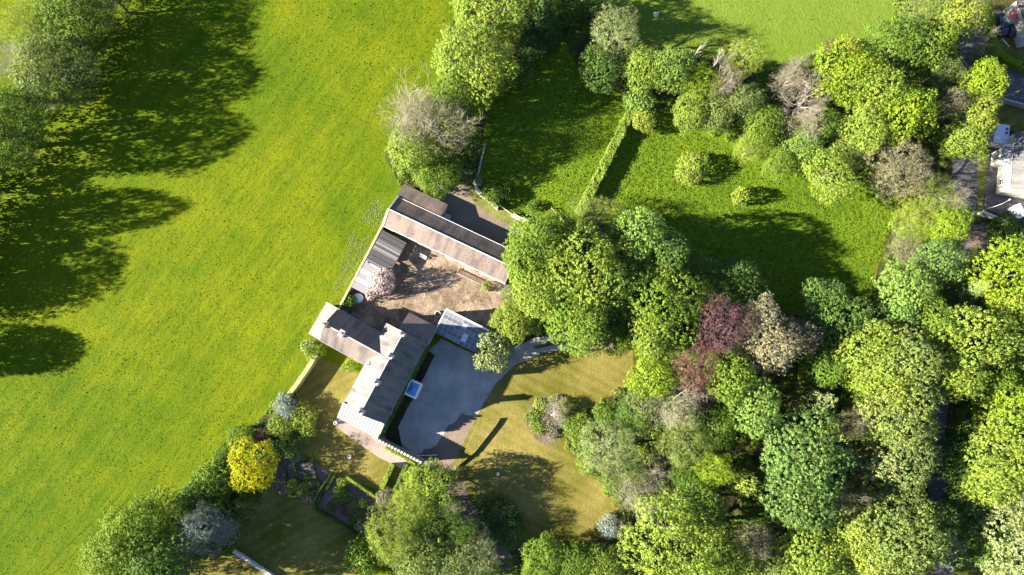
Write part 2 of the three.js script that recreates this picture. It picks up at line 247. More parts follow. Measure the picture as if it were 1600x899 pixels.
// ---------- foliage ----------
class Leaves { // small kite-shaped leaves and leaf sprays with a tone of their own
  constructor() { this.p = []; this.c = []; this.i = []; this.n = 0; this.nr = []; }
  leaf(x, y, z, nx, ny, nz, s, w, r, cr, cg, cb) {
    let l = Math.hypot(nx, ny, nz) || 1; nx /= l; ny /= l; nz /= l;
    let ax = r() - 0.5, ay = (r() - 0.5), az = r() - 0.5, d = ax * nx + ay * ny + az * nz; ax -= d * nx; ay -= d * ny; az -= d * nz; l = Math.hypot(ax, ay, az) || 1; ax /= l; ay /= l; az /= l;
    const bx = ny * az - nz * ay, by = nz * ax - nx * az, bz = nx * ay - ny * ax, f = s * 0.18, p = this.p, q = s * w * 0.5;
    p.push(x - ax * s * 0.5, y - ay * s * 0.5, z - az * s * 0.5, x + bx * q + nx * f, y + by * q + ny * f, z + bz * q + nz * f, x + ax * s * 0.5, y + ay * s * 0.5, z + az * s * 0.5, x - bx * q + nx * f, y - by * q + ny * f, z - bz * q + nz * f);
    for (let k = 0; k < 4; k++) { this.c.push(cr, cg, cb); this.nr.push(nx, ny, nz); }
    const n = this.n; this.i.push(n, n + 3, n + 1, n + 1, n + 3, n + 2); this.n += 4;
  }
  build() { const g = new THREE.BufferGeometry(); g.setAttribute('position', new THREE.Float32BufferAttribute(this.p, 3)); g.setAttribute('color', new THREE.Float32BufferAttribute(this.c, 3)); g.setAttribute('normal', new THREE.Float32BufferAttribute(this.nr, 3)); g.setIndex(this.i); return g; }
}
const rs = r => (r() + r() + r() - 1.5) * 0.9;
function makeCrown(seed, o) {
  const r = rng(seed), L = new Leaves(), lobes = [];
  for (let i = 0; i < o.nl; i++) {
    const y = lerp(1, o.low ?? -0.35, (i + 0.5) / o.nl), a = i * 2.39996 + r() * 0.9, h = Math.sqrt(Math.max(0, 1 - y * y)), rr = o.lr * (0.62 + 0.7 * r()), f = (o.in ?? 0.72) + (1.06 - (o.in ?? 0.72)) * r();
    lobes.push([Math.cos(a) * h * (o.R - rr * 0.75) * f, o.cy + y * (o.ry - rr * 0.75) * f, Math.sin(a) * h * (o.R - rr * 0.75) * f, rr, 0.88 + 0.24 * r(), r()]);
  }
  lobes.push([0, o.cy - o.ry * 0.1, 0, o.R * 0.5, 0.95, 0.5]);
  for (const [cx, cy, cz, lr, lt, hue] of lobes) {
    const n = Math.round(4 * Math.PI * lr * lr / (o.sp * o.sp));
    for (let k = 0; k < n; k++) {
      const y = 1 - 2 * (k + 0.5) / n, a = k * 2.39996 + r() * 0.7, h = Math.sqrt(1 - y * y), dx = Math.cos(a) * h, dy = y, dz = Math.sin(a) * h;
      if (dy < -0.55 || r() < o.gap) continue;
      const an = Math.atan2(cz + dz * lr, cx + dx * lr), out = o.out ? 1 + o.out * (fbm(Math.cos(an) * 1.7 + seed, Math.sin(an) * 1.7 + cy * 0.15, 2, 1) - 0.5) * 2 : 1;
      const rr = lr * (1 + (r() - 0.4) * o.rag), x = cx + dx * rr, yy = cy + dy * rr * (o.sq ?? 1), z = cz + dz * rr; let inside = false;
      for (const q of lobes) if (q[0] !== cx && (x - q[0]) ** 2 + (yy - q[1]) ** 2 + (z - q[2]) ** 2 < (q[3] * 0.86) ** 2) { inside = true; break; }
      if (inside) continue;
      const tt = lt * (0.80 + 0.4 * r()), hu = (hue - 0.5) * 0.16 + (r() - 0.5) * 0.16, m = Math.round(o.n * (0.7 + 0.6 * r())), tr = o.tr * (0.7 + 0.6 * r());
      for (let j = 0; j < m; j++) {
        const ux = rs(r), uy = rs(r), uz = rs(r), t = tt * (0.86 + 0.28 * r());
        L.leaf(x * out + ux * tr, yy + uy * tr * 0.8 - (o.droop ?? 0) * r() * tr * 2, z * out + uz * tr, dx * 0.55 + ux * 0.8 + rs(r) * o.jit, dy * 0.55 + uy * 0.6 + 0.22 + rs(r) * o.jit, dz * 0.55 + uz * 0.8 + rs(r) * o.jit, o.leaf * (0.5 + 1.0 * r() * r() + 0.35 * r()), o.w ?? 0.75, r, t * (1 + hu), t, t * (1 - hu));
      }
    }
  }
  return L.build();
}
function makeTrunk(seed, o) {
  const r = rng(seed), gs = [], rad = o.rad;
  const lean = V(rs(r) * 0.4, 0, rs(r) * 0.4), top = o.cy + o.ry * 0.45, pts = [], ra = [];
  for (let i = 0; i <= 6; i++) { const t = i / 6; pts.push(V(lean.x * t + rs(r) * 0.12, top * t - (i ? 0 : 0.15), lean.z * t + rs(r) * 0.12)); ra.push(rad * (i ? Math.pow(1 - t, 0.7) * 0.85 + 0.1 : 1.5)); }
  gs.push(tube(pts, ra, 7));
  for (let k = 0; k < 7; k++) {
    const b = pts[2 + (k % 3)], a = k * 2.4 + r(), len = o.R * (0.62 + 0.25 * r()), q = [], qr = [];
    for (let i = 0; i <= 4; i++) { const t = i / 4; q.push(V(b.x + Math.cos(a) * len * t + rs(r) * 0.2 * t, b.y + (o.ry * 0.75) * t * (1.1 - 0.4 * t), b.z + Math.sin(a) * len * t + rs(r) * 0.2 * t)); qr.push(rad * 0.5 * (1 - t * 0.85)); }
    gs.push(tube(q, qr, 5));
  }
  return mergeGeometries(gs);
}
// leafless or barely leafing crown: real branches down to twigs
function makeBare(seed, o) {
  const r = rng(seed), limbs = [], twigs = [];
  (function grow(p, d, len, rad, depth) {
    const n = 3, pts = [p.clone()], ra = [rad]; let q = p.clone(), dir = d.clone();
    for (let i = 0; i < n; i++) { dir.add(V(rs(r) * 0.22, rs(r) * 0.16 + o.lift, rs(r) * 0.22)).normalize(); q = q.clone().addScaledVector(dir, len / n); pts.push(q); ra.push(Math.max(0.016, rad * (1 - 0.4 * (i + 1) / n))); }
    (depth < 3 ? limbs : twigs).push(tube(pts, ra, depth < 2 ? 6 : depth < 3 ? 5 : 3));
    if (depth >= o.depth) return;
    const m = depth === 0 ? o.first : o.fork;
    for (let k = 0; k < m; k++) {
      const a = r() * Math.PI * 2, sp = depth === 0 ? 0.75 : 0.6 + 0.4 * r(), side = dir.clone().cross(V(rs(r), 0.3, rs(r) + 0.1)).normalize().applyAxisAngle(dir, a);
      grow(pts[depth === 0 ? 2 + (k & 1) : 1 + (k % 3)], dir.clone().addScaledVector(side, sp * 1.15).normalize(), len * (depth === 0 ? o.ratio0 ?? 0.8 : 0.74) * (0.8 + 0.4 * r()), ra[2] * (depth === 0 ? 0.62 : 0.6), depth + 1);
    }
  })(V(0, -0.1, 0), V(0, 1, 0), o.trunk, o.rad, 0);
  return [mergeGeometries(limbs), mergeGeometries(twigs)];
}
function makeSpire(seed, o) { // conical evergreen
  const r = rng(seed), L = new Leaves(), n = o.count;
  for (let k = 0; k < n; k++) {
    const t = Math.pow((k + 0.5) / n, 0.62), y = o.H * (1 - t * 0.95), a = k * 2.39996, rad = o.R * Math.pow(t, 0.85) * (0.82 + 0.36 * vn(a * 0.8 % 6.283 * 2, y * 1.1, seed)) * (0.85 + 0.25 * r()), dx = Math.cos(a), dz = Math.sin(a), tt = 0.8 + 0.4 * r(), hu = (r() - 0.5) * 0.2;
    for (let j = 0; j < o.n; j++) { const ux = rs(r), uy = rs(r), uz = rs(r), c = tt * (0.85 + 0.3 * r()); L.leaf(dx * rad + ux * o.tr, y + uy * o.tr, dz * rad + uz * o.tr, dx * 0.6 + ux * 0.8, 0.45 + uy * 0.6, dz * 0.6 + uz * 0.8, o.leaf * (0.7 + 0.6 * r()), 0.6, r, c * (1 + hu), c, c * (1 - hu)); }
  }
  return L.build();
}
const leafMat = (r, g, b, tr = 0.26, rough = 0.95) => { const m = new THREE.MeshPhysicalMaterial({ vertexColors: true, roughness: rough, transmission: tr, thickness: 0, side: THREE.DoubleSide, specularIntensity: 0.15 }); m.color.setRGB(r, g, b); return m; };
const F = { // leaf colours of the kinds; the yew and box tones also carry shade painted into shaded plants
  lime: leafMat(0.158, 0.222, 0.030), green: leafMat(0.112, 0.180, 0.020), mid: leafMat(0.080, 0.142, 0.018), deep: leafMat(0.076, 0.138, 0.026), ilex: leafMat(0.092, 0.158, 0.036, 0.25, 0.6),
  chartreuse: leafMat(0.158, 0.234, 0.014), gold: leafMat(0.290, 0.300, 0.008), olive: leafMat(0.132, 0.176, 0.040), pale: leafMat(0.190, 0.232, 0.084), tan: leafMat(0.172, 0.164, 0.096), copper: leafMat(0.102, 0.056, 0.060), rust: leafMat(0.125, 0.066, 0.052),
  silver: leafMat(0.175, 0.215, 0.180), pink: leafMat(0.46, 0.36, 0.34), sage: leafMat(0.118, 0.158, 0.044), yewAndShade: leafMat(0.046, 0.088, 0.022), yellowGreen: leafMat(0.178, 0.228, 0.032), mint: leafMat(0.130, 0.214, 0.040), box: leafMat(0.062, 0.108, 0.014),
};
const twigMat = flat(0.235, 0.208, 0.165, 0.95), greyTwig = flat(0.30, 0.275, 0.23, 0.95), darkBark = M.bark;
const KIND = {};
function kind(name, ref, list, trunks) { KIND[name] = { ...ref, crowns: list, trunks }; }
{
  const D = { R: 6, H: 14, cy: 8.6, ry: 5.4 };
  const dome = { ...D, nl: 70, lr: 1.4, sp: 0.47, gap: 0.26, rag: 0.8, n: 13, tr: 0.30, leaf: 0.21, jit: 0.38, low: -0.45, rad: 0.42, in: 0.74, out: 0.3 };
  kind('dome', D, [1, 2, 3, 4, 5].map(s => makeCrown(s, { ...dome, nl: 58 + s * 5, out: 0.22 + s * 0.04 })), [1, 2, 3].map(s => makeTrunk(s, dome)));
  const ros = { ...D, nl: 60, lr: 1.45, sp: 0.7, gap: 0.1, rag: 0.45, n: 24, tr: 0.32, leaf: 0.21, jit: 0.4, low: -0.4, rad: 0.42, in: 0.8, out: 0.22 };
  kind('rosette', D, [11, 12].map(s => makeCrown(s, ros)), [4, 5].map(s => makeTrunk(s, ros)));
  const fea = { ...D, nl: 58, lr: 1.3, sp: 0.55, gap: 0.30, rag: 0.9, n: 16, tr: 0.48, leaf: 0.19, jit: 0.8, low: -0.4, droop: 0.5, rad: 0.36, w: 0.5, in: 0.6, out: 0.35 };
  kind('feather', D, [21, 22, 23].map(s => makeCrown(s, fea)), [6, 7].map(s => makeTrunk(s, fea)));
  const clump = { ...D, nl: 44, lr: 1.75, sp: 0.48, gap: 0.24, rag: 0.7, n: 13, tr: 0.30, leaf: 0.21, jit: 0.36, low: -0.4, rad: 0.45, in: 0.76, out: 0.28 };
  kind('clump', D, [31, 32].map(s => makeCrown(s, clump)), [8, 9].map(s => makeTrunk(s, clump)));
  const FU = { R: 6, H: 14, cy: 7, ry: 6.8 }, full = { ...FU, nl: 76, lr: 1.6, sp: 0.48, gap: 0.20, rag: 0.7, n: 13, tr: 0.30, leaf: 0.21, jit: 0.36, low: -0.92, rad: 0.45, in: 0.78, out: 0.28 };
  kind('full', FU, [33, 34].map(s => makeCrown(s, full)), [8, 9].map(s => makeTrunk(s, full)));
  const B = { R: 2.5, H: 3.6, cy: 1.7, ry: 1.8 }, bush = { ...B, nl: 22, lr: 0.85, sp: 0.36, gap: 0.12, rag: 0.7, n: 13, tr: 0.26, leaf: 0.17, jit: 0.7, low: -0.6, rad: 0.13 };
  kind('bush', B, [41, 42, 43].map(s => makeCrown(s, bush)), [10, 11].map(s => makeTrunk(s, bush)));
  const S = { R: 1.2, H: 1.5, cy: 0.7, ry: 0.75 }, small = { ...S, nl: 10, lr: 0.5, sp: 0.26, gap: 0.1, rag: 0.4, n: 7, tr: 0.13, leaf: 0.17, jit: 0.6, low: -0.6, rad: 0.06 };
  kind('small', S, [51, 52].map(s => makeCrown(s, small)), [12].map(s => makeTrunk(s, small)));
  const ball = { ...S, nl: 1, lr: 0.75, sp: 0.15, gap: 0, rag: 0.05, n: 5, tr: 0.06, leaf: 0.12, jit: 0.3, R: 0.56, ry: 0.56, cy: 0.75, rad: 0.05 };
  kind('ball', { R: 0.8, H: 1.5, cy: 0.75, ry: 0.75 }, [makeCrown(61, { ...ball, low: 1 })], [makeTrunk(13, { ...ball })]);
  const spire = { R: 2.4, H: 10, count: 620, n: 10, tr: 0.30, leaf: 0.26, rad: 0.25, cy: 4, ry: 4 };
  kind('spire', { R: 2.4, H: 10, cy: 5, ry: 5 }, [makeSpire(71, spire), makeSpire(72, spire)], [makeTrunk(14, { ...spire, R: 1.2 })]);
  const bare = { trunk: 5.6, rad: 0.42, depth: 6, first: 6, fork: 3, lift: 0.06 };
  KIND.bare = { R: 6, H: 13, cy: 8, ry: 5, bare: [81, 82].map(s => makeBare(s, bare)) };
  const snag = { trunk: 8, rad: 0.32, depth: 3, first: 5, fork: 2, lift: 0.1, ratio0: 0.5 };
  KIND.snag = { R: 3, H: 12, cy: 8, ry: 4, bare: [[91], [92]].map(([s]) => makeBare(s, snag)) };
  const sparse = { ...D, nl: 60, lr: 1.2, sp: 0.62, gap: 0.34, rag: 1.0, n: 13, tr: 0.48, leaf: 0.16, jit: 0.9, low: -0.3, rad: 0.3, w: 0.6, in: 0.55 };
  KIND.semi = { ...D, crowns: [makeCrown(101, sparse), makeCrown(102, sparse)], bare: KIND.bare.bare };
  for (const k of ['bare', 'snag']) for (const b of KIND[k].bare) { b[0].computeBoundingBox(); b[1].computeBoundingBox(); }
}
let treeNo = 0;
const cat0 = c => c === 'tree';
const treeRand = rng(777);
// a tree or shrub whose crown shows at px, py with radius rp pixels; h metres tall
function plant(kindName, px, py, rp, h, mat, name, label, category, group, o = {}) {
  if (group && /woodland|lane|barn|belt/.test(group) && cat0(category)) rp *= 1.05;
  const K = KIND[kindName], cyf = K.cy / K.H, at = P(px, py, h * cyf), mpp = (CAM_H - h * cyf) / FOCAL, R = rp * mpp;
  const t = thing(name, label, category, V(at.x, 0, at.z), group); treeNo++;
  const v = treeNo, sy = h / K.H, sx = R / K.R;
  t.scale.set(sx * (0.88 + 0.24 * treeRand()), sy, sx * (0.88 + 0.24 * treeRand())); t.rotation.y = treeRand() * 6.283;
  if (K.bare) {
    const b = K.bare[v % K.bare.length];
    obj('trunk', b[0], o.bark ?? greyTwig, t); const tw = obj('twigs', b[1], o.twig ?? twigMat, t); tw.userData.kind = 'stuff';
    if (kindName === 'bare') { const s = 1.15; t.scale.x *= s; t.scale.z *= s; }
  } else obj('trunk', K.trunks[v % K.trunks.length], o.bark ?? darkBark, t);
  if (K.crowns) obj('crown', K.crowns[v % K.crowns.length], mat, t).userData.kind = 'stuff';
  return t;
}
// clipped hedge along a pixel path: leaves over a solid leafy core
function hedge(name, px, width, height, mat, label, group, o = {}) {
  const r = rng(px.length * 97 + Math.round(px[0][0] * 7 + px[0][1])), pts = px.map(([x, y]) => P(x, y, height)).map(p => V(p.x, 0, p.z)), L = new Leaves(), cores = [];
  const base = pts[0].clone(), dens = o.dens ?? 26, lf = o.leaf ?? 0.2, rag = o.rag ?? 0.08;
  for (let i = 0; i < pts.length - 1; i++) {
    const a = pts[i], b = pts[i + 1], len = a.distanceTo(b), d = b.clone().sub(a).normalize(), n = V(-d.z, 0, d.x);
    cores.push(box(len + width * 0.3, height - 0.12, width - 0.16, (a.x + b.x) / 2 - base.x, 0, (a.z + b.z) / 2 - base.z, Math.atan2(-d.z, d.x)));
    const put = (s, t, y, nx, ny, nz) => {
      const bul = (fbm((a.x + d.x * s) * 0.7 + y, (a.z + d.z * s) * 0.7 + t, 2, 1) - 0.45) * rag * 5, c = 0.8 + 0.4 * vn((a.x + d.x * s) * 1.5 + 9, (a.z + d.z * s) * 1.5 + y, 2), hu = (r() - 0.5) * 0.18, q = c * (0.88 + 0.24 * r());
      L.leaf(a.x + d.x * s + n.x * t - base.x + nx * bul + rs(r) * rag, y + ny * bul + rs(r) * rag, a.z + d.z * s + n.z * t - base.z + nz * bul + rs(r) * rag, nx + rs(r) * 0.8, ny + 0.25 + rs(r) * 0.7, nz + rs(r) * 0.8, lf * (0.7 + 0.6 * r()), 0.75, r, q * (1 + hu), q, q * (1 - hu));
    };
    for (let k = 0, m = len * width * dens * 1.5; k < m; k++) put(r() * len, (r() - 0.5) * width, height, 0, 1, 0);
    for (const sd of [-1, 1]) for (let k = 0, m = len * height * dens; k < m; k++) put(r() * len, sd * width / 2, r() * height, n.x * sd, 0, n.z * sd);
    for (const e of [0, 1]) for (let k = 0, m = width * height * dens; k < m; k++) put(e * len, (r() - 0.5) * width, r() * height, d.x * (e * 2 - 1), 0, d.z * (e * 2 - 1));
  }
  const t = thing(name, label, 'hedge', base, group);
  const core = mergeGeometries(cores); core.setAttribute('color', new THREE.Float32BufferAttribute(new Float32Array(core.attributes.position.count * 3).fill(0.8), 3));
  obj('stems', core, mat, t); obj('foliage', L.build(), mat, t).userData.kind = 'stuff';
  return t;
}
// ---------- buildings ----------
// a building's own axes: x along A->B (points seen at height h), z to its right-hand side on the plan
function axes(ax, ay, bx, by, h) {
  const a = P(ax, ay, h), b = P(bx, by, h), o = V(a.x, 0, a.z), d = V(b.x - a.x, 0, b.z - a.z), len = d.length(); d.normalize();
  const n = V(-d.z, 0, d.x), th = Math.atan2(-d.z, d.x);
  return { o, d, n, th, len, L: (x, y, z) => V(d.x * x + n.x * z, y, d.z * x + n.z * z), B: (w, hh, dd, x, y, z) => box(w, hh, dd).rotateY(th).translate(d.x * x + n.x * z, y, d.z * x + n.z * z), local: w => { const q = w.clone().sub(o); return [q.dot(d), q.dot(n)]; } };
}
const shift = (f, base) => { const s = f.o.clone().sub(base), L = f.L, B = f.B; return { ...f, L: (x, y, z) => L(x, y, z).add(s), B: (...a) => B(...a).translate(s.x, s.y, s.z) }; };
function pentagon(f, x0, x1, hw, eave, ridge) {
  const { L } = f, q = x => [L(x, 0, hw), L(x, eave, hw), L(x, ridge, 0), L(x, eave, -hw), L(x, 0, -hw)], a = q(x0), b = q(x1), out = [[...a].reverse(), b];
  for (let i = 0; i < 4; i++) out.push([a[i], b[i], b[i + 1], a[i + 1]].reverse());
  return faces(out.map(p => p.slice().reverse()));
}
function gable(t, f, x0, x1, hw, eave, ridge, o) {
  const { L } = f, ov = o.over ?? 0.25, k = (ridge - eave) / hw, e = eave - k * ov, th = 0.14, go = o.end ?? 0.12;
  obj('wall', pentagon(f, x0, x1, hw, eave - 0.05, ridge - 0.2), o.wall, t);
  obj('roof_slope', slab(L(x0 - go, ridge, 0), L(x0 - go, e, hw + ov), L(x1 + go, e, hw + ov), L(x1 + go, ridge, 0), th), o.roofA, t);
  obj('roof_slope', slab(L(x1 + go, ridge, 0), L(x1 + go, e, -hw - ov), L(x0 - go, e, -hw - ov), L(x0 - go, ridge, 0), th), o.roofB ?? o.roofA, t);
  const rd = []; for (let x = x0 - go; x < x1 + go - 0.1; x += 0.46) rd.push(new THREE.CylinderGeometry(0.11, 0.11, 0.44, 6, 1, false).rotateZ(Math.PI / 2).rotateY(f.th).translate(...L(x + 0.22, ridge - 0.02, 0).toArray()));
  obj('ridge_tiles', rd, o.ridge ?? M.ridge, t);
  if (o.gutter !== false) for (const s of [-1, 1]) obj('gutter', f.B(x1 - x0 + 0.1, 0.09, 0.09, (x0 + x1) / 2, e - 0.1, s * (hw + ov + 0.04)), o.gut ?? M.darkMetal, t);
}
const glassDark = flat(0.018, 0.022, 0.028, 0.06);
function windowOn(t, f, x, y, z, w, h, side = 1, alongZ = false) {
  const bar = (ww, hh, dx, dy) => alongZ ? f.B(0.09, hh, ww, x, y + dy, z + dx) : f.B(ww, hh, 0.09, x + dx, y + dy, z);
  const fr = obj('window', [bar(w + 0.12, 0.08, 0, -0.06), bar(w + 0.06, 0.08, 0, h), bar(0.07, h, -w / 2, 0), bar(0.07, h, w / 2, 0), bar(0.05, h, 0, 0), bar(w, 0.05, 0, h * 0.5)], M.white, t);
  obj('pane', alongZ ? f.B(0.04, h, w, x - side * 0.02, y, z) : f.B(w, h, 0.04, x, y, z - side * 0.02), glassDark, fr);
}
function doorOn(t, f, x, z, w, h, mat, side = 1) { const d = obj('door', f.B(w, h, 0.08, x, 0.02, z + side * 0.03), mat, t); obj('handle', f.B(0.05, 0.14, 0.06, x + w * 0.35, h * 0.48, z + side * 0.09), M.darkMetal, d); }
function chimney(t, f, x, z, base, top, w = 0.9, d = 0.62, mat = M.render, pots = 3) {
  const c = obj('chimney', [f.B(w, top - base, d, x, base, z), f.B(w + 0.16, 0.16, d + 0.16, x, top, z)], mat, t);
  for (let k = 0; k < pots; k++) { const p = f.L(x + (k - (pots - 1) / 2) * (w / pots), top + 0.16, z); obj('pot', new THREE.CylinderGeometry(0.1, 0.13, 0.5, 8).translate(p.x, p.y + 0.25, p.z), M.terracotta, c); }
}
function ivyOn(t, f, x0, x1, z, side, y1, dens, mat, seed) {
  const r = rng(seed), L = new Leaves(), nrm = f.n.clone().multiplyScalar(side);
  for (let k = 0, n = (x1 - x0) * y1 * dens; k < n; k++) {
    const x = lerp(x0, x1, r()), y = Math.pow(r(), 0.9) * y1, cov = fbm(x * 0.5 + seed, y * 0.5, 3, 1); if (cov < 0.36) continue;
    const bul = Math.max(0, fbm(x * 1.1, y * 1.1 + seed, 2, 2) - 0.2) * 0.7, p = f.L(x, y, z + side * (0.03 + bul + r() * 0.1)), q = 0.75 + 0.5 * r();
    L.leaf(p.x, p.y, p.z, nrm.x + rs(r) * 0.7, 0.5 + rs(r) * 0.6, nrm.z + rs(r) * 0.7, 0.26 * (0.7 + 0.6 * r()), 0.85, r, q, q, q);
  }
  obj('ivy', L.build(), mat, t).userData.kind = 'stuff';
}

// --- the house: main range, west wing, end block, porch, lean-to ---
const barnSlate = surfMat(TX.slate, 0.02, 0.7, [1.25, 1.08, 0.98]), wingSlate = surfMat(TX.slate, 0.02, 0.55, [1.05, 1.0, 0.98]);
{
  const f = axes(630, 520, 562.5, 647, 10.1), t = thing('country_house', 'large L-shaped slate-roofed country house with a row of chimneys', 'house', f.o), Ln = f.len;
  const hw = 4.15, eave = 6.3, ridge = 10.1;
  gable(t, f, 0, Ln, hw, eave, ridge, { wall: M.render, roofA: M.slatePale, gut: M.lead });
  for (const x of [0.25, Ln * 0.29, Ln * 0.61, Ln - 0.6]) chimney(t, f, x, 0, ridge - 0.7, ridge + 1.9, 0.7, 1.25, M.render, 3);
  for (let i = 0; i < 6; i++) for (const y of [0.9, 3.8]) if (!(y < 2 && i === 3)) windowOn(t, f, 1.6 + i * (Ln - 3) / 5.2, y, -hw - 0.04, 1.0, 1.8, -1);
  for (const x of [Ln * 0.55, Ln * 0.72, Ln * 0.9]) for (const y of [0.9, 3.8]) windowOn(t, f, x, y, hw + 0.04, 1.0, 1.8, 1);
  ivyOn(t, f, 0, Ln + 3.1, -hw - 0.04, -1, eave - 0.3, 95, F.deep, 5);
  // lower north-east end, brown slates
  obj('wall', f.B(3.6, 4.0, 5.7, -1.86, 0, -1.25), M.render, t);
  obj('roof_slope', slab(f.L(-0.02, 5.9, hw * 0.45), f.L(-3.9, 4.15, hw * 0.45), f.L(-3.9, 4.15, -hw - 0.35), f.L(-0.02, 5.9, -hw - 0.35), 0.14), wingSlate, t);
  // end block: pale lead roof with standing seams, falling to the south-west, embattled parapet
  const e0 = Ln + 0.02, e1 = Ln + 3.2, ht = 6.9, lo = 5.1, w2 = hw + 0.35, g = (x) => lerp(ht, lo, (x - e0) / (e1 - e0));
  obj('wall', faces([[f.L(e0, 0, -w2), f.L(e1, 0, -w2), f.L(e1, lo - 0.1, -w2), f.L(e0, ht - 0.1, -w2)].reverse(), [f.L(e0, 0, w2), f.L(e1, 0, w2), f.L(e1, lo - 0.1, w2), f.L(e0, ht - 0.1, w2)], [f.L(e1, 0, w2), f.L(e1, 0, -w2), f.L(e1, lo - 0.1, -w2), f.L(e1, lo - 0.1, w2)]]), M.render, t);
  const lr = obj('lead_roof', slab(f.L(e0, ht, -w2), f.L(e0, ht, w2), f.L(e1 + 0.15, lo, w2), f.L(e1 + 0.15, lo, -w2), 0.12), M.lead, t);
  for (let k = 1; k < 14; k++) { const z = lerp(-w2, w2, k / 14); obj('seam', slab(f.L(e0, ht + 0.05, z - 0.03), f.L(e0, ht + 0.05, z + 0.03), f.L(e1 + 0.15, lo + 0.05, z + 0.03), f.L(e1 + 0.15, lo + 0.05, z - 0.03), 0.05), M.lead, lr); }
  for (let k = 0; k < 6; k++) { const x = e0 + 0.3 + k * 0.56; obj('merlon', f.B(0.32, 0.55, 0.3, x, g(x) - 0.05, -w2 + 0.12), M.render, t); }
  for (const z of [-2.6, 0, 2.6]) windowOn(t, f, e1 + 0.05, 0.8, z, 1.2, 2.1, 1, true);
  // glazed porch with a blue lantern
  const p0 = shift(axes(641, 592, 660, 600.6, 3.3), f.o), pw = axes(641, 592, 631, 616, 3.3).len, pl = p0.len;
  obj('porch', [p0.B(pl - 0.2, 3.0, 0.2, pl / 2, 0, 0.1), p0.B(pl - 0.2, 3.0, 0.2, pl / 2, 0, pw - 0.1), p0.B(0.2, 3.0, pw - 0.42, pl - 0.1, 0, pw / 2)], M.render, t);
  const pr = obj('porch_roof', [p0.B(pl, 0.25, 0.35, pl / 2, 3.0, 0.175), p0.B(pl, 0.25, 0.35, pl / 2, 3.0, pw - 0.175), p0.B(0.35, 0.25, pw - 0.704, 0.175, 3.0, pw / 2), p0.B(0.35, 0.25, pw - 0.704, pl - 0.175, 3.0, pw / 2)], M.white, t);
  const x1 = 0.36, x2 = pl - 0.36, z1 = 0.36, z2 = pw - 0.36, mx = (x1 + x2) / 2, za = z1 + (x2 - x1) / 2, zb = z2 - (x2 - x1) / 2, q = p0.L, blue = flat(0.075, 0.20, 0.42, 0.12);
  obj('lantern', faces([[q(x1, 3.2, z1), q(x1, 3.2, z2), q(mx, 3.55, zb), q(mx, 3.55, za)], [q(x2, 3.2, z2), q(x2, 3.2, z1), q(mx, 3.55, za), q(mx, 3.55, zb)], [q(x2, 3.2, z1), q(x1, 3.2, z1), q(mx, 3.55, za)], [q(x1, 3.2, z2), q(x2, 3.2, z2), q(mx, 3.55, zb)]]), blue, pr);
  doorOn(t, p0, pl / 2, pw + 0.0, 1.0, 2.1, flat(0.03, 0.05, 0.09, 0.4), 1);
  // west wing
  const w = shift(axes(507, 506, 600, 557, 8.0), f.o), wl = w.len;
  gable(t, w, 0, wl + 0.9, 3.25, 5.0, 8.0, { wall: M.render, roofA: wingSlate, gut: M.lead });
  chimney(t, w, 0.3, 0, 7.2, 9.6, 0.7, 1.2, M.stone, 2); chimney(t, w, 4.1, 0, 7.2, 9.5, 0.7, 1.2, M.render, 3); chimney(t, w, wl - 2.2, 2.9, 4.8, 6.9, 0.6, 0.6, M.render, 1);
  for (let i = 0; i < 4; i++) for (const y of [0.9, 3.0]) { windowOn(t, w, 1.7 + i * 2.9, y, 3.29, 0.95, 1.5, 1); windowOn(t, w, 1.7 + i * 2.9, y, -3.29, 0.95, 1.4, -1); }
  // narrow lean-to against the west gable: cream and terracotta striped tiles
  const tileA = flat(0.17, 0.13, 0.11, 0.9), tileB = flat(0.25, 0.22, 0.19, 0.9);
  obj('wall', w.B(3.0, 2.3, 6.7, -1.55, 0, 0), M.render, t);
  for (let k = 0; k < 16; k++) { const z0 = -3.6 + k * 0.45; obj('roof_tile_row', slab(w.L(-0.05, 3.5, z0), w.L(-3.4, 2.35, z0), w.L(-3.4, 2.35, z0 + 0.42), w.L(-0.05, 3.5, z0 + 0.42), k & 1 ? 0.07 : 0.11), k & 1 ? tileA : tileB, t); }
}
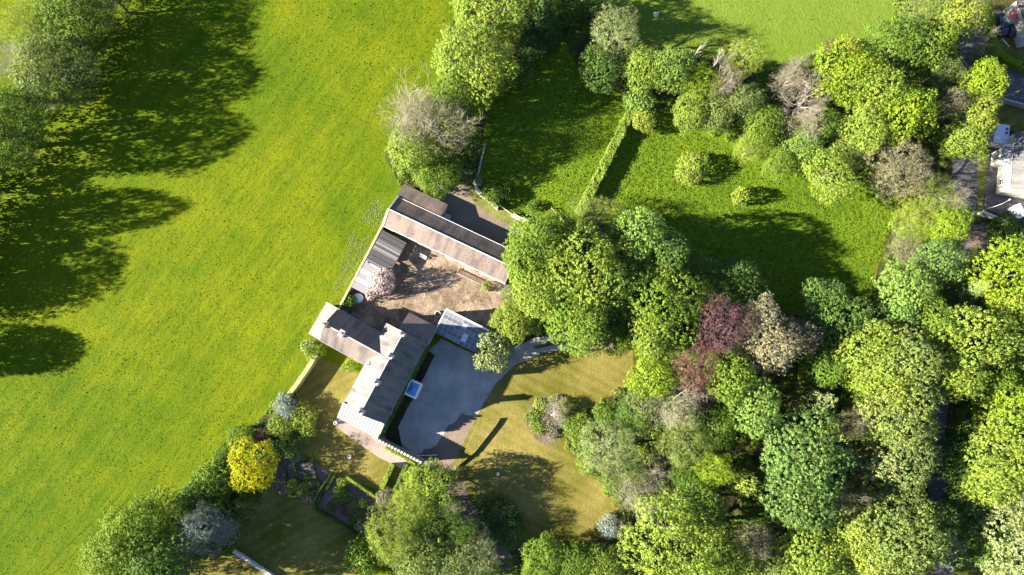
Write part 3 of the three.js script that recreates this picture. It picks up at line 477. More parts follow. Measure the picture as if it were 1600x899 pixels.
// --- the long barn with its lean-to on the north side ---
{
  const f = axes(608, 327, 800, 417, 5.15), t = thing('long_barn', 'long low stone barn with brown slate roof along the courtyard', 'barn', f.o), Ln = f.len, hw = 3.25, eave = 3.2, ridge = 5.15;
  gable(t, f, 0, Ln, hw, eave, ridge, { wall: M.render, roofA: barnSlate, ridge: M.cream, gut: M.paint, over: 0.04 });
  obj('gable_coping', [slab(f.L(-0.3, ridge + 0.12, 0), f.L(-0.3, eave - 0.05, hw + 0.3), f.L(0.02, eave - 0.05, hw + 0.3), f.L(0.02, ridge + 0.12, 0), 0.3), slab(f.L(0.02, ridge + 0.12, 0), f.L(0.02, eave - 0.05, -hw - 0.3), f.L(-0.3, eave - 0.05, -hw - 0.3), f.L(-0.3, ridge + 0.12, 0), 0.3)], M.render, t);
  const dm = flat(0.11, 0.07, 0.045, 0.7), gm = flat(0.10, 0.16, 0.15, 0.6);
  [[6.5, 1.1, dm], [9.3, 1.0, gm], [12.2, 2.2, dm], [16, 1.0, gm], [20.5, 1.1, dm]].forEach(([x, w, m]) => doorOn(t, f, x, hw + 0.02, w, 2.1, m, 1));
  [7.9, 10.7, 14.2, 17.6, 19].forEach(x => windowOn(t, f, x, 1.1, hw + 0.04, 0.8, 1.0, 1));
  // lean-to
  const a0 = -0.5, a1 = 9.6, z0 = -hw - 0.27, z1 = -hw - 3.2, hi = 3.0, lo = 2.2;
  obj('wall', faces([[f.L(a1 - 0.2, 0, z1 + 0.2), f.L(a1 - 0.2, 0, z0), f.L(a1 - 0.2, hi - 0.1, z0), f.L(a1 - 0.2, lo - 0.05, z1 + 0.2)].reverse(), [f.L(a0 + 0.2, 0, z1 + 0.2), f.L(a0 + 0.2, 0, z0), f.L(a0 + 0.2, hi - 0.1, z0), f.L(a0 + 0.2, lo - 0.05, z1 + 0.2)], [f.L(a0 + 0.2, 0, z1 + 0.2), f.L(a1 - 0.2, 0, z1 + 0.2), f.L(a1 - 0.2, lo - 0.05, z1 + 0.2), f.L(a0 + 0.2, lo - 0.05, z1 + 0.2)].reverse()]), M.render, t);
  obj('roof_slope', slab(f.L(a1, hi, z0), f.L(a1, lo, z1), f.L(a0, lo, z1), f.L(a0, hi, z0), 0.12), barnSlate, t);
  obj('coal_bunker', f.B(1.4, 1.1, 1.3, a1 + 0.7, 0, -hw - 0.9), M.stone, t);
}
// --- open shed of dark ribbed sheets against the field wall ---
{
  const f = axes(598, 360, 572, 407, 3.1), t = thing('lean_to_shed', 'dark streaked ribbed-metal lean-to shed in the courtyard corner', 'shed', f.o), w = axes(598, 360, 633, 380, 2.8).len, Ln = f.len, n = 14, r = rng(5);
  const a = flat(0.13, 0.125, 0.12, 0.7), b = flat(0.06, 0.058, 0.058, 0.75), c = flat(0.20, 0.19, 0.18, 0.7);
  const hz = z => lerp(3.2, 2.3, -z / w);
  for (let k = 0; k < n; k++) { const x0 = k * Ln / n, x1 = (k + 1) * Ln / n - 0.02; obj('roof_sheet', slab(f.L(x0, 3.2 + (k & 1) * 0.05, 0), f.L(x1, 3.2 + (k & 1) * 0.05, 0), f.L(x1, 2.3 + (k & 1) * 0.05, -w), f.L(x0, 2.3 + (k & 1) * 0.05, -w), 0.06), [a, b, c, b, a][Math.floor(r() * 5)], t); }
  obj('back_wall', f.B(Ln, 3.0, 0.25, Ln / 2, 0, -0.18), M.stone, t);
  for (let k = 0; k < 5; k++) obj('post', f.B(0.14, hz(-w + 0.2) - 0.1, 0.14, 0.1 + k * (Ln - 0.2) / 4, 0, -w + 0.25), M.wood, t);
  obj('beam', f.B(Ln, 0.18, 0.14, Ln / 2, 2.06, -w + 0.12), M.wood, t);
}
// --- grey store beside it with two pale roof lights ---
{
  const f = axes(571, 409, 549, 449, 2.7), t = thing('store_shed', 'pale grey store shed with two bluish roof lights behind the pink tree', 'shed', f.o), w = axes(571, 409, 594, 420, 2.4).len, Ln = f.len;
  const g = flat(0.24, 0.235, 0.23, 0.7), bl = flat(0.50, 0.55, 0.62, 0.4);
  [[0, 0.24, g], [0.25, 0.42, bl], [0.43, 0.57, g], [0.58, 0.74, bl], [0.75, 1, g]].forEach(([a, b, m]) => obj(m === bl ? 'roof_light' : 'roof_sheet', slab(f.L(a * Ln, 2.75, 0), f.L(b * Ln - 0.01, 2.75, 0), f.L(b * Ln - 0.01, 2.25, -w), f.L(a * Ln, 2.25, -w), 0.07), m, t));
  obj('wall', [f.B(Ln - 0.2, 2.1, 0.15, Ln / 2, 0, -w + 0.15), f.B(0.15, 2.1, w - 0.4, Ln - 0.15, 0, -w / 2), f.B(0.15, 2.1, w - 0.4, 0.15, 0, -w / 2)], M.render, t);
  obj('verge_board', f.B(0.14, 0.16, w, -0.07, 2.4, -w / 2), M.white, t);
  doorOn(t, f, Ln * 0.7, -w + 0.07, 0.9, 1.95, flat(0.10, 0.13, 0.12, 0.6), -1);
}
// --- glass-roofed conservatory between the yard and the drive ---
{
  const f = axes(697.5, 485, 763, 518, 4.0), t = thing('glasshouse', 'glass-roofed building with white glazing bars between courtyard and drive', 'glasshouse', f.o), Ln = f.len, w = axes(697.5, 485, 677.5, 518, 3.7).len;
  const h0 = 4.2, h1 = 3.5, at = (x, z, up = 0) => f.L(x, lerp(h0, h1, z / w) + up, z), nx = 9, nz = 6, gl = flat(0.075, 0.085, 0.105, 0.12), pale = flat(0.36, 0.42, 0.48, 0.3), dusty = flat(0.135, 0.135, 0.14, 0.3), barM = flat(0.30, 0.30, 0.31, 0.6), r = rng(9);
  for (let i = 0; i < nx; i++) for (let j = 0; j < nz; j++) {
    const x0 = i * Ln / nx + 0.02, x1 = (i + 1) * Ln / nx - 0.02, z0 = j * w / nz + 0.02, z1 = (j + 1) * w / nz - 0.02;
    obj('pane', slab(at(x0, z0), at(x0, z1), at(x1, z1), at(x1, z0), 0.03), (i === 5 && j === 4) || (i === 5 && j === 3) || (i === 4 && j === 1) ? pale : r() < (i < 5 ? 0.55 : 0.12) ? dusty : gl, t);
  }
  for (let i = 0; i <= nx; i++) { const x = i * Ln / nx; obj('glazing_bar', slab(at(x - 0.028, 0, 0.05), at(x - 0.028, w, 0.05), at(x + 0.028, w, 0.05), at(x + 0.028, 0, 0.05), 0.1), barM, t); }
  for (let j = 0; j <= nz; j++) { const z = j * w / nz, a = Math.max(0, z - 0.024), b = Math.min(w, z + 0.024); obj('purlin', slab(at(0, a, 0.03), at(0, b, 0.03), at(Ln, b, 0.03), at(Ln, a, 0.03), 0.1), barM, t); }
  obj('gutter', [f.B(Ln + 0.3, 0.16, 0.3, Ln / 2, h0 - 0.1, -0.16), f.B(0.25, 0.16, w, -0.14, h1 + 0.2, w / 2)], M.paint, t);
  obj('wall', [f.B(Ln, h0 - 0.25, 0.3, Ln / 2, 0, 0.2), f.B(0.3, h1 - 0.15, w - 0.72, 0.2, 0, w / 2), f.B(0.3, h1 - 0.15, w - 0.72, Ln - 0.2, 0, w / 2)], M.stone, t);
  const n = 8; for (let k = 0; k <= n; k++) { const x = 0.2 + k * (Ln - 0.4) / n; obj('pillar', f.B(0.24, h1 - 0.5, 0.24, x, 0, w - 0.2), M.white, t); }
  for (let k = 0; k < n; k++) { const s = (Ln - 0.4) / n, c = 0.2 + (k + 0.5) * s, sh = new THREE.Shape(); sh.moveTo(-s / 2, 0.62); sh.lineTo(s / 2, 0.62); sh.lineTo(s / 2, 0); sh.absarc(0, 0, s / 2 - 0.12, 0, Math.PI, false); sh.lineTo(-s / 2, 0); sh.closePath(); const g = new THREE.ExtrudeGeometry(sh, { depth: 0.2, bevelEnabled: false, curveSegments: 8 }).rotateY(f.th), p = f.L(c, h1 - 0.78, w - 0.3); g.translate(p.x, p.y, p.z); obj('arch', g, M.render, t); }
}
// --- neighbours on the east side ---
{
  const f = axes(1556, 192, 1579, 196, 2.8), t = thing('garage', 'white flat-roofed garage beside the lane, half under a lime tree', 'garage', f.o), Ln = f.len, w = axes(1556, 192, 1547, 220, 2.8).len;
  const roof = flat(0.50, 0.51, 0.54, 0.5);
  obj('wall', f.B(Ln - 0.2, 2.6, w - 0.2, Ln / 2, 0, w / 2), M.render, t); obj('roof', f.B(Ln, 0.14, w, Ln / 2, 2.6, w / 2), roof, t); obj('door', f.B(2.3, 2.1, 0.06, Ln / 2, 0.02, w - 0.04), M.white, t);
  for (const z of [0.9, 1.8]) obj('roof_vent', f.B(0.35, 0.3, 0.4, Ln - 0.6, 2.74, z), M.darkMetal, t);
}
{
  const f = axes(1596, 205, 1589, 292, 5.8), t = thing('neighbour_house', 'pale-roofed white house at the right edge with a grey bay', 'house', f.o), Ln = f.len, pr = surfMat(TX.slatePale, 0.02, 0.5, [0.8, 0.84, 0.88]);
  gable(t, shift({ ...f, o: f.o.clone().addScaledVector(f.n, -3.4) }, f.o), 0, Ln, 3.6, 5.0, 7.4, { wall: M.render, roofA: pr, roofB: pr });
  obj('bay', f.B(2.9, 3.6, 1.6, Ln * 0.38, 0, 0.95), M.render, t); obj('bay_roof', slab(f.L(Ln * 0.2, 4.2, 0.1), f.L(Ln * 0.2, 3.6, 1.9), f.L(Ln * 0.57, 3.6, 1.9), f.L(Ln * 0.57, 4.2, 0.1), 0.12), flat(0.16, 0.17, 0.19, 0.5), t);
  for (const x of [1.4, Ln * 0.38, Ln - 2.2]) windowOn(t, f, x, 1.0, x === Ln * 0.38 ? 1.79 : 0.24, 1.2, 1.3, 1);
}
{
  const f = axes(1585, 322, 1600, 316, 2.2), t = thing('garden_shed', 'small grey shed with white frame by the neighbour wall', 'shed', f.o), s = flat(0.36, 0.37, 0.38, 0.5);
  obj('wall', f.B(2.4, 1.9, 2.6, 1.2, 0, 1.3), M.render, t); obj('roof', [slab(f.L(1.2, 2.5, -0.1), f.L(-0.1, 1.95, -0.1), f.L(-0.1, 1.95, 2.7), f.L(1.2, 2.5, 2.7), 0.08), slab(f.L(1.2, 2.5, 2.7), f.L(2.5, 1.95, 2.7), f.L(2.5, 1.95, -0.1), f.L(1.2, 2.5, -0.1), 0.08)], s, t); obj('door', f.B(0.8, 1.7, 0.06, 1.2, 0.02, 2.64), M.white, t);
}
{
  const f = axes(1592, 8, 1604, 40, 4), t = thing('corner_house', 'white rendered house with red-trimmed bay in the top right corner', 'house', f.o), Ln = f.len;
  gable(t, shift({ ...f, o: f.o.clone().addScaledVector(f.n, -3.2) }, f.o), -1, Ln + 3, 3.3, 4.6, 6.6, { wall: M.render, roofA: M.slate });
  obj('bay', new THREE.CylinderGeometry(1.1, 1.1, 2.8, 8).translate(...f.L(1.6, 1.4, 0.6).toArray()), M.render, t); obj('bay_roof', new THREE.ConeGeometry(1.35, 0.7, 8).translate(...f.L(1.6, 3.15, 0.6).toArray()), flat(0.45, 0.12, 0.09, 0.7), t);
}
// ---------- walls, hedges and small things ----------
function wall(name, px, width, height, mat, label, o = {}) {
  const pts = px.map(([x, y]) => P(x, y, height)), base = V(pts[0].x, 0, pts[0].z), t = thing(name, label, 'wall', base, o.group), body = [], cope = [];
  for (let i = 0; i < pts.length - 1; i++) {
    const a = pts[i], b = pts[i + 1], len = Math.hypot(b.x - a.x, b.z - a.z), ry = Math.atan2(-(b.z - a.z), b.x - a.x), cx = (a.x + b.x) / 2 - base.x, cz = (a.z + b.z) / 2 - base.z;
    body.push(box(len + width * 0.2, height - 0.12 + i * 0.0007, width, cx, 0, cz, ry));
    const n = Math.max(1, Math.round(len / (o.cope ?? 0.9)));
    for (let k = 0; k < n; k++) { const s = (k + 0.5) / n, l = len / n - 0.03; cope.push(box(l, 0.14, width + 0.1, lerp(a.x, b.x, s) - base.x, height - 0.12 + (vn(k * 3.3 + i, 2) - 0.5) * 0.05, lerp(a.z, b.z, s) - base.z, ry + (vn(k * 2.1, i + 5) - 0.5) * 0.06)); }
  }
  obj('masonry', body, mat, t);
  for (const g of cope) obj('coping_stone', g, o.copeMat ?? mat, t);
  return t;
}
const paleStone = surfMat(TX.stone, 0.03, 0.95, [1.25, 1.2, 1.1]);
wall('field_wall', [[607, 326], [596, 354], [572, 400], [548, 446], [529, 482]], 0.32, 2.2, surfMat(TX.stone, 0.03, 0.95, [1.1, 1.08, 0.8]), 'pale stone wall between the meadow and the courtyard sheds', { cope: 1.2 });
wall('garden_wall', [[494, 553], [480, 576], [462, 602], [446, 622]], 0.75, 2.2, surfMat(TX.stone, 0.03, 0.95, [0.8, 0.9, 0.5]), 'broad mossy stone wall beside the meadow below the west wing', { cope: 1.4 });
wall('curved_wall', [[741, 284], [744, 294], [751, 303], [763, 312], [778, 325]].map(p => p), 0.55, 1.3, paleStone, 'curved pale stone wall at the farm track entrance', { cope: 0.8 });
wall('short_wall', [[800, 335], [812, 341], [825, 346]], 0.55, 1.2, paleStone, 'short pale stone wall beyond the field gate', { cope: 0.8 });
wall('retaining_wall', [[364, 862], [395, 882], [425, 902]], 0.5, 1.0, surfMat(TX.render, 0.01, 0.9, [0.72, 0.72, 0.72]), 'white low wall at the corner of the shaded lawn', { cope: 1.5 });
wall('lane_wall', [[1536, 331], [1555, 338], [1578, 347]], 0.4, 1.5, M.render, 'white rendered wall beside the street lamp', { cope: 1.5 });
wall('garden_boundary_wall', [[1560, 152], [1600, 163], [1650, 176]], 0.35, 1.4, M.stone, 'grey wall between the side road and the neighbour lawn', { cope: 1.2 });
wall('paddock_wall', [[758, 225], [752, 250], [745, 280]], 0.3, 0.5, M.stone, 'low dry stone wall along the walled paddock under trees', { cope: 1.0 });
{ // embattled garden wall
  const h = 4.3, a = P(581, 683, h), b = P(659, 724, h), len = Math.hypot(b.x - a.x, b.z - a.z), ry = Math.atan2(-(b.z - a.z), b.x - a.x), base = V(a.x, 0, a.z), t = thing('embattled_wall', 'tall garden wall with a row of white battlements', 'wall', base), dx = (b.x - a.x) / len, dz = (b.z - a.z) / len;
  obj('masonry', box(len, h - 0.45, 0.42, dx * len / 2, 0, dz * len / 2, ry), M.stone, t);
  for (let k = 1; k < 16; k++) { const s = (k + 0.5) * len / 16, g = box(0.36, 0.5, 0.44); g.rotateY(ry); g.translate(dx * s, h - 0.45, dz * s); obj('merlon', g, M.render, t); }
}
const G1 = 'clipped hedges of the walled garden';
hedge('field_hedge', [[988, 172], [975, 196], [958, 232], [940, 268], [920, 306], [907, 332]], 1.7, 1.9, F.lime, 'long clipped hedge between the two paddocks', undefined, { rag: 0.16, leaf: 0.26, dens: 30 });
hedge('box_hedge', [[613, 727], [596, 764]], 0.9, 1.3, F.lime, 'broad hedge beside the garden lawn below the battlements', G1);
hedge('box_hedge', [[636, 727], [627, 743], [618, 762]], 0.5, 1.2, F.sage, 'grey-green hedge on the far side of the dark path slot', G1);
hedge('box_hedge', [[655, 733], [640, 764], [626, 792]], 0.7, 1.6, F.lime, 'tall clipped hedge nearest the drive', G1);
hedge('box_hedge', [[541, 746], [556, 757], [575, 770], [594, 783]], 0.55, 1.2, F.lime, 'long hedge between garden lawn and the rose bed', G1);
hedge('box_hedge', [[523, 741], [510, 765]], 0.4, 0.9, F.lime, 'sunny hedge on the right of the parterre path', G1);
hedge('box_hedge', [[502, 773], [490, 797]], 0.4, 0.8, F.box, 'lower end of hedge on the parterre path, shade put into its leaf colour', G1);  // same hedge as the sunny part, darker leaf paints its shade
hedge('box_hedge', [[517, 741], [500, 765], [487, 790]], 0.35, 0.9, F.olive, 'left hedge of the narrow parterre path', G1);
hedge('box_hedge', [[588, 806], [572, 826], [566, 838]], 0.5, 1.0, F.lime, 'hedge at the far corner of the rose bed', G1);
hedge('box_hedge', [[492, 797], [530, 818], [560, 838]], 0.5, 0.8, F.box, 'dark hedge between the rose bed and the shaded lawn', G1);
hedge('wall_border', [[602, 700], [625, 712], [648, 726]], 0.5, 0.9, F.chartreuse, 'bright low border growing along the foot of the battlements', G1);
const G2 = 'parterre box edging', PT = (label, pts, mat = F.yewAndShade) => hedge('parterre_edging', pts, 0.36, 0.6, mat, label, G2, { leaf: 0.12, dens: 60, rag: 0.03 });  // dark leaf for shaded edging, lime leaf for sunlit edging: light painted in
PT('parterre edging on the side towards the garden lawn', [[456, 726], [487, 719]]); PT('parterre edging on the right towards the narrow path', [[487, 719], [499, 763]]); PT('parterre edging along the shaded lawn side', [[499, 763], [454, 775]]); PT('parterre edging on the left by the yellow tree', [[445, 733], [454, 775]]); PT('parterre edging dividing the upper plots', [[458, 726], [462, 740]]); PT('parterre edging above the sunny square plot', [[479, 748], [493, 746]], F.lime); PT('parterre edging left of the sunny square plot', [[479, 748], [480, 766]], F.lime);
PT('outer parterre edging beside the lawn, sunlight put into its leaf colour', [[456, 777], [499, 766]], F.lime);  // lime leaf paints the sunlight on this edging
{ const c = P(469, 745), pts = []; for (let k = 0; k <= 14; k++) { const a = k / 14 * 2 * Math.PI; pts.push([469 + 8 * Math.cos(a), 745 + 7.4 * Math.sin(a)]); } PT('round ring of box edging at the parterre centre', pts); }
hedge('road_hedge', [[1549, 18], [1552, 48], [1560, 76], [1574, 90], [1600, 101], [1640, 110]], 1.5, 1.8, F.chartreuse, 'bright curved hedge along the side road by the parked cars', undefined, { rag: 0.14 });
hedge('boundary_hedge', [[442, 632], [424, 660], [406, 690], [392, 706]], 1.1, 1.6, F.sage, 'dark ivy hedge between meadow and walled garden above the gold tree', undefined, { rag: 0.2 });
hedge('boundary_hedge', [[366, 748], [356, 762], [344, 786]], 1.2, 2.2, F.mid, 'hedge running down beside the gold tree towards the silver tree', undefined, { rag: 0.2 });
// low things
{ const p = P(547, 713, 0), t = thing('birdbath', 'white stone birdbath on the garden lawn', 'birdbath', V(p.x, 0, p.z)); obj('pedestal', new THREE.LatheGeometry([[0, 0], [0.28, 0], [0.28, 0.08], [0.13, 0.16], [0.1, 0.5], [0.14, 0.78], [0, 0.8]].map(a => new THREE.Vector2(...a)), 14), M.render, t); obj('bowl', new THREE.LatheGeometry([[0, 0.78], [0.2, 0.8], [0.42, 0.95], [0.44, 1.0], [0.38, 1.0], [0.2, 0.9], [0, 0.88]].map(a => new THREE.Vector2(...a)), 18), M.render, t); }
{ const p = P(526, 661, 0), t = thing('stone_urn', 'stone urn at the corner of the terrace', 'urn', V(p.x, 0, p.z)); obj('plinth', box(0.5, 0.55, 0.5), M.stone, t); obj('bowl', new THREE.LatheGeometry([[0, 0.55], [0.2, 0.56], [0.12, 0.7], [0.34, 0.95], [0.4, 1.15], [0.3, 1.15], [0, 0.95]].map(a => new THREE.Vector2(...a)), 12), M.stone, t); }
{ const p = P(778, 741, 0), t = thing('garden_ornament', 'small white rounded ornament on the front lawn', 'ornament', V(p.x, 0, p.z)); obj('body', new THREE.LatheGeometry([[0, 0], [0.25, 0], [0.36, 0.2], [0.36, 0.42], [0.2, 0.6], [0.22, 0.72], [0.12, 0.85], [0, 0.88]].map(a => new THREE.Vector2(...a)), 14), M.white, t); obj('base', new THREE.CylinderGeometry(0.3, 0.32, 0.06, 14).translate(0, 0.07, 0), M.stone, t); }
{ const p = P(559, 466, 1), t = thing('covered_tub', 'round pale blue covered tub in the shady yard corner', 'tub', V(p.x, 0, p.z)), m = flat(0.34, 0.42, 0.50, 0.4); obj('drum', new THREE.CylinderGeometry(0.98, 1.0, 0.85, 20).translate(0, 0.43, 0), flat(0.25, 0.27, 0.30, 0.6), t); obj('cover', new THREE.LatheGeometry([[0, 1.02], [0.5, 1.0], [0.9, 0.93], [1.06, 0.86], [1.06, 0.78], [0.99, 0.78]].map(a => new THREE.Vector2(...a)), 10), m, t); }
{ const p = P(536, 486, 1), t = thing('garden_tent', 'white folded sheet over a frame behind the west wing', 'shelter', V(p.x, 0, p.z)), a = V(0, 1.6, 0); obj('sheet', faces([[V(-0.6, 0.2, 0.6), V(0.7, 0.2, 0.5), a], [V(0.7, 0.2, 0.5), V(0.4, 0.2, -0.7), a], [V(0.4, 0.2, -0.7), V(-0.6, 0.2, -0.5), a], [V(-0.6, 0.2, -0.5), V(-0.6, 0.2, 0.6), a]]), M.white, t); obj('pole', new THREE.CylinderGeometry(0.03, 0.03, 1.6, 6).translate(0, 0.8, 0), M.darkMetal, t); }
{ const p = P(546, 486, 0.8), t = thing('blue_barrel', 'dark blue barrel beside the white sheet in the yard', 'barrel', V(p.x, 0, p.z)), m = flat(0.02, 0.03, 0.16, 0.4); obj('drum', new THREE.LatheGeometry([[0, 0], [0.34, 0], [0.4, 0.1], [0.42, 0.45], [0.4, 0.8], [0.34, 0.9], [0, 0.9]].map(a => new THREE.Vector2(...a)), 16), m, t); obj('lid', new THREE.CylinderGeometry(0.3, 0.3, 0.04, 16).translate(0, 0.92, 0), m, t); }
{ const p = P(684, 491, 0.6), t = thing('stone_trough', 'round grey stone trough at the corner of the glasshouse', 'trough', V(p.x, 0, p.z)); obj('bowl', new THREE.LatheGeometry([[0, 0.1], [0.5, 0.1], [0.56, 0], [0.66, 0], [0.7, 0.5], [0.62, 0.75], [0.5, 0.75], [0.46, 0.45], [0, 0.4]].map(a => new THREE.Vector2(...a)), 16), M.stone, t); obj('water', new THREE.CircleGeometry(0.48, 16).rotateX(-Math.PI / 2).translate(0, 0.6, 0), flat(0.02, 0.025, 0.025, 0.05), t); }
{ const f = axes(657, 397, 667, 402, 0.5), t = thing('white_bench', 'white slatted bench against the barn wall', 'bench', f.o); for (let k = 0; k < 4; k++) obj('slat', f.B(1.5, 0.04, 0.12, 0.7, 0.45, 0.1 + k * 0.14), M.white, t); obj('backrest', f.B(1.5, 0.4, 0.05, 0.7, 0.55, 0.0), M.white, t); for (const x of [0.05, 1.35]) for (const z of [0.08, 0.5]) obj('leg', f.B(0.07, 0.45, 0.07, x, 0, z), M.white, t); }
{ // long timber planter against the barn
  const f = axes(716, 423, 770, 449, 0.5), t = thing('raised_bed', 'long timber-edged raised bed along the barn wall', 'planter', f.o), Ln = f.len, w = 1.0;
  obj('edging_board', f.B(Ln, 0.4, 0.1, Ln / 2, 0, w / 2), M.wood, t); obj('edging_board', f.B(0.1, 0.4, w, 0, 0, 0), M.wood, t); obj('edging_board', f.B(0.1, 0.4, w, Ln, 0, 0), M.wood, t); obj('soil', f.B(Ln - 0.12, 0.3, w - 0.12, Ln / 2, 0, 0), M.soil, t);
}
{ // yard kerb that divides the paving
  const f = axes(664, 405, 611, 503, 0.1), t = thing('yard_kerb', 'thin pale kerb line crossing the courtyard paving', 'kerb', f.o), Ln = f.len, n = 13; for (let k = 0; k < n; k++) obj('kerb_stone', f.B(Ln / n - 0.02, 0.06, 0.08, (k + 0.5) * Ln / n, 0, (vn(k, 3) - 0.5) * 0.06), M.stone, t);
}
function bars(name, label, category, px, h, rails, mat) { const f = axes(...px, h), t = thing(name, label, category, f.o), Ln = f.len; for (const y of rails) obj('rail', f.B(Ln, 0.09, 0.06, Ln / 2, y, 0), mat, t); for (const x of [0, Ln]) obj('post', f.B(0.13, h + 0.15, 0.13, x, 0, 0), mat, t); obj('brace', tube([f.L(0.05, rails[0], 0), f.L(Ln - 0.05, rails[rails.length - 1], 0)], [0.04, 0.04], 4), mat, t); return t; }
bars('field_gate', 'pale wooden field gate between the two stone walls', 'gate', [781, 321, 799, 334], 1.2, [0.3, 0.6, 0.9, 1.15], M.wood);
bars('drive_gate', 'thin white gate rail across the shaded end of the drive', 'gate', [643, 713, 682, 711.5], 1.0, [0.5, 0.95], M.white);
bars('timber_rails', 'pair of weathered timber rails lying by the paddock trees', 'rails', [862, 325, 882, 347], 0.8, [0.4, 0.75], M.wood);
{ const p = P(1025, 22, 0.4), t = thing('pale_boulder', 'pale boulder in the shade of the north field', 'boulder', V(p.x, 0, p.z)), g = new THREE.IcosahedronGeometry(0.55, 3), q = g.attributes.position; for (let i = 0; i < q.count; i++) { const s = 0.75 + 0.5 * fbm(q.getX(i) * 1.6 + 5, q.getZ(i) * 1.6 + q.getY(i) + 3, 3); q.setXYZ(i, q.getX(i) * s * 1.2, q.getY(i) * s * 0.7 + 0.25, q.getZ(i) * s); } g.computeVertexNormals(); obj('stone', g, surfMat(TX.stone, 0.03, 0.95, [1.5, 1.5, 1.5]), t); }
// neighbours' things
function car(name, label, px, py, turn, color) {
  const p = P(px, py, 0.7), t = thing(name, label, 'car', V(p.x, 0, p.z), 'cars parked behind the road hedge'); t.rotation.y = turn;
  const paint = new THREE.MeshPhysicalMaterial({ roughness: 0.35, clearcoat: 1, clearcoatRoughness: 0.05 }); paint.color.setRGB(...color);
  const prof = (pts, w, m, n, z0 = 0) => { const s = new THREE.Shape(pts.map(a => new THREE.Vector2(...a))), g = new THREE.ExtrudeGeometry(s, { depth: w - 0.2, bevelEnabled: true, bevelSize: 0.08, bevelThickness: 0.1, bevelSegments: 3 }); g.translate(0, 0, -(w - 0.2) / 2 + z0); return obj(n, g, m, t); };
  prof([[-2.0, 0.35], [2.0, 0.35], [2.08, 0.6], [1.95, 0.78], [1.0, 0.9], [-1.95, 0.95], [-2.08, 0.65]], 1.74, paint, 'body');
  prof([[1.0, 0.9], [0.35, 1.36], [-1.2, 1.38], [-1.85, 0.95]], 1.5, glassDark, 'windows'); prof([[0.3, 1.37], [0.1, 1.43], [-1.0, 1.44], [-1.2, 1.38]], 1.4, paint, 'roof');
  for (const x of [-1.25, 1.3]) for (const z of [-0.78, 0.78]) { const w = obj('wheel', new THREE.CylinderGeometry(0.31, 0.31, 0.2, 18).rotateX(Math.PI / 2).translate(x, 0.31, z), M.darkMetal, t); obj('rim', new THREE.CylinderGeometry(0.2, 0.2, 0.215, 12).rotateX(Math.PI / 2).translate(x, 0.31, z), M.lead, w); }
  for (const z of [-0.6, 0.6]) { obj('headlight', new THREE.SphereGeometry(0.12, 10, 8).scale(0.5, 0.7, 1.2).translate(2.08, 0.66, z), M.white, t); obj('tail_light', box(0.06, 0.16, 0.22, -2.13, 0.68, z), flat(0.35, 0.02, 0.02, 0.3), t); }
}
car('parked_car', 'dark blue car parked next to the road hedge', 1568, 40, 1.45, [0.02, 0.03, 0.07]);
car('parked_car', 'black car parked nearer the corner house', 1581, 43, 1.62, [0.012, 0.012, 0.014]);
{ const f = axes(1565, 62, 1576, 74, 0.8), t = thing('goal_frame', 'small white goal frame on the neighbour lawn', 'goal', f.o), c = (a, b) => tube([f.L(...a), f.L(...b)], [0.045, 0.045], 6), Ln = f.len; obj('post', c([0, 0, 0], [0, 1.2, 0]), M.white, t); obj('post', c([Ln, 0, 0], [Ln, 1.2, 0]), M.white, t); obj('crossbar', c([0, 1.2, 0], [Ln, 1.2, 0]), M.white, t); obj('stay', c([0, 1.2, 0], [0, 0, -0.9]), M.white, t); obj('stay', c([Ln, 1.2, 0], [Ln, 0, -0.9]), M.white, t); obj('ground_bar', c([0, 0.05, -0.9], [Ln, 0.05, -0.9]), M.white, t); }
{ const p = P(1537, 329, 0), t = thing('street_lamp', 'grey street lamp on the bend by the white wall', 'street lamp', V(p.x, 0, p.z)), g = flat(0.40, 0.40, 0.39, 0.4); obj('column', tube([V(0, 0, 0), V(0, 1.2, 0), V(0, 1.25, 0), V(0, 5.6, 0)], [0.08, 0.08, 0.05, 0.04], 8), g, t); obj('arm', tube([V(0, 5.5, 0), V(0.4, 5.95, -0.25), V(1.0, 6.05, -0.6)], [0.035, 0.028, 0.024], 6), g, t); obj('lamp_head', new THREE.SphereGeometry(0.2, 12, 8).scale(1.5, 0.4, 0.6).rotateY(0.5).translate(1.2, 6.05, -0.72), M.white, t); }
function pier(label, px, py, h, w) { const p = P(px, py, h), t = thing('gate_pier', label, 'gate pier', V(p.x, 0, p.z), 'gate piers on the lane'); obj('shaft', box(w, h - 0.3, w), M.render, t); obj('cap', [box(w + 0.2, 0.14, w + 0.2, 0, h - 0.3, 0), new THREE.ConeGeometry(w * 0.72, 0.26, 4).rotateY(Math.PI / 4).translate(0, h - 0.03, 0)], M.render, t); }
pier('white gate pier at the foot of the lane under the big maple', 1488, 829, 2.2, 0.65); pier('tall white gate pier by the lane at the bottom edge', 1482, 884, 2.6, 0.7);
{ const p = P(1489, 774, 1), t = thing('road_sign', 'small white road sign in the dark under the trees', 'sign', V(p.x, 0, p.z)); obj('post', new THREE.CylinderGeometry(0.03, 0.03, 1.6, 6).translate(0, 0.8, 0), M.darkMetal, t); obj('plate', box(0.7, 0.25, 0.03, 0, 1.3, 0.03).rotateX(-0.1), M.white, t); }
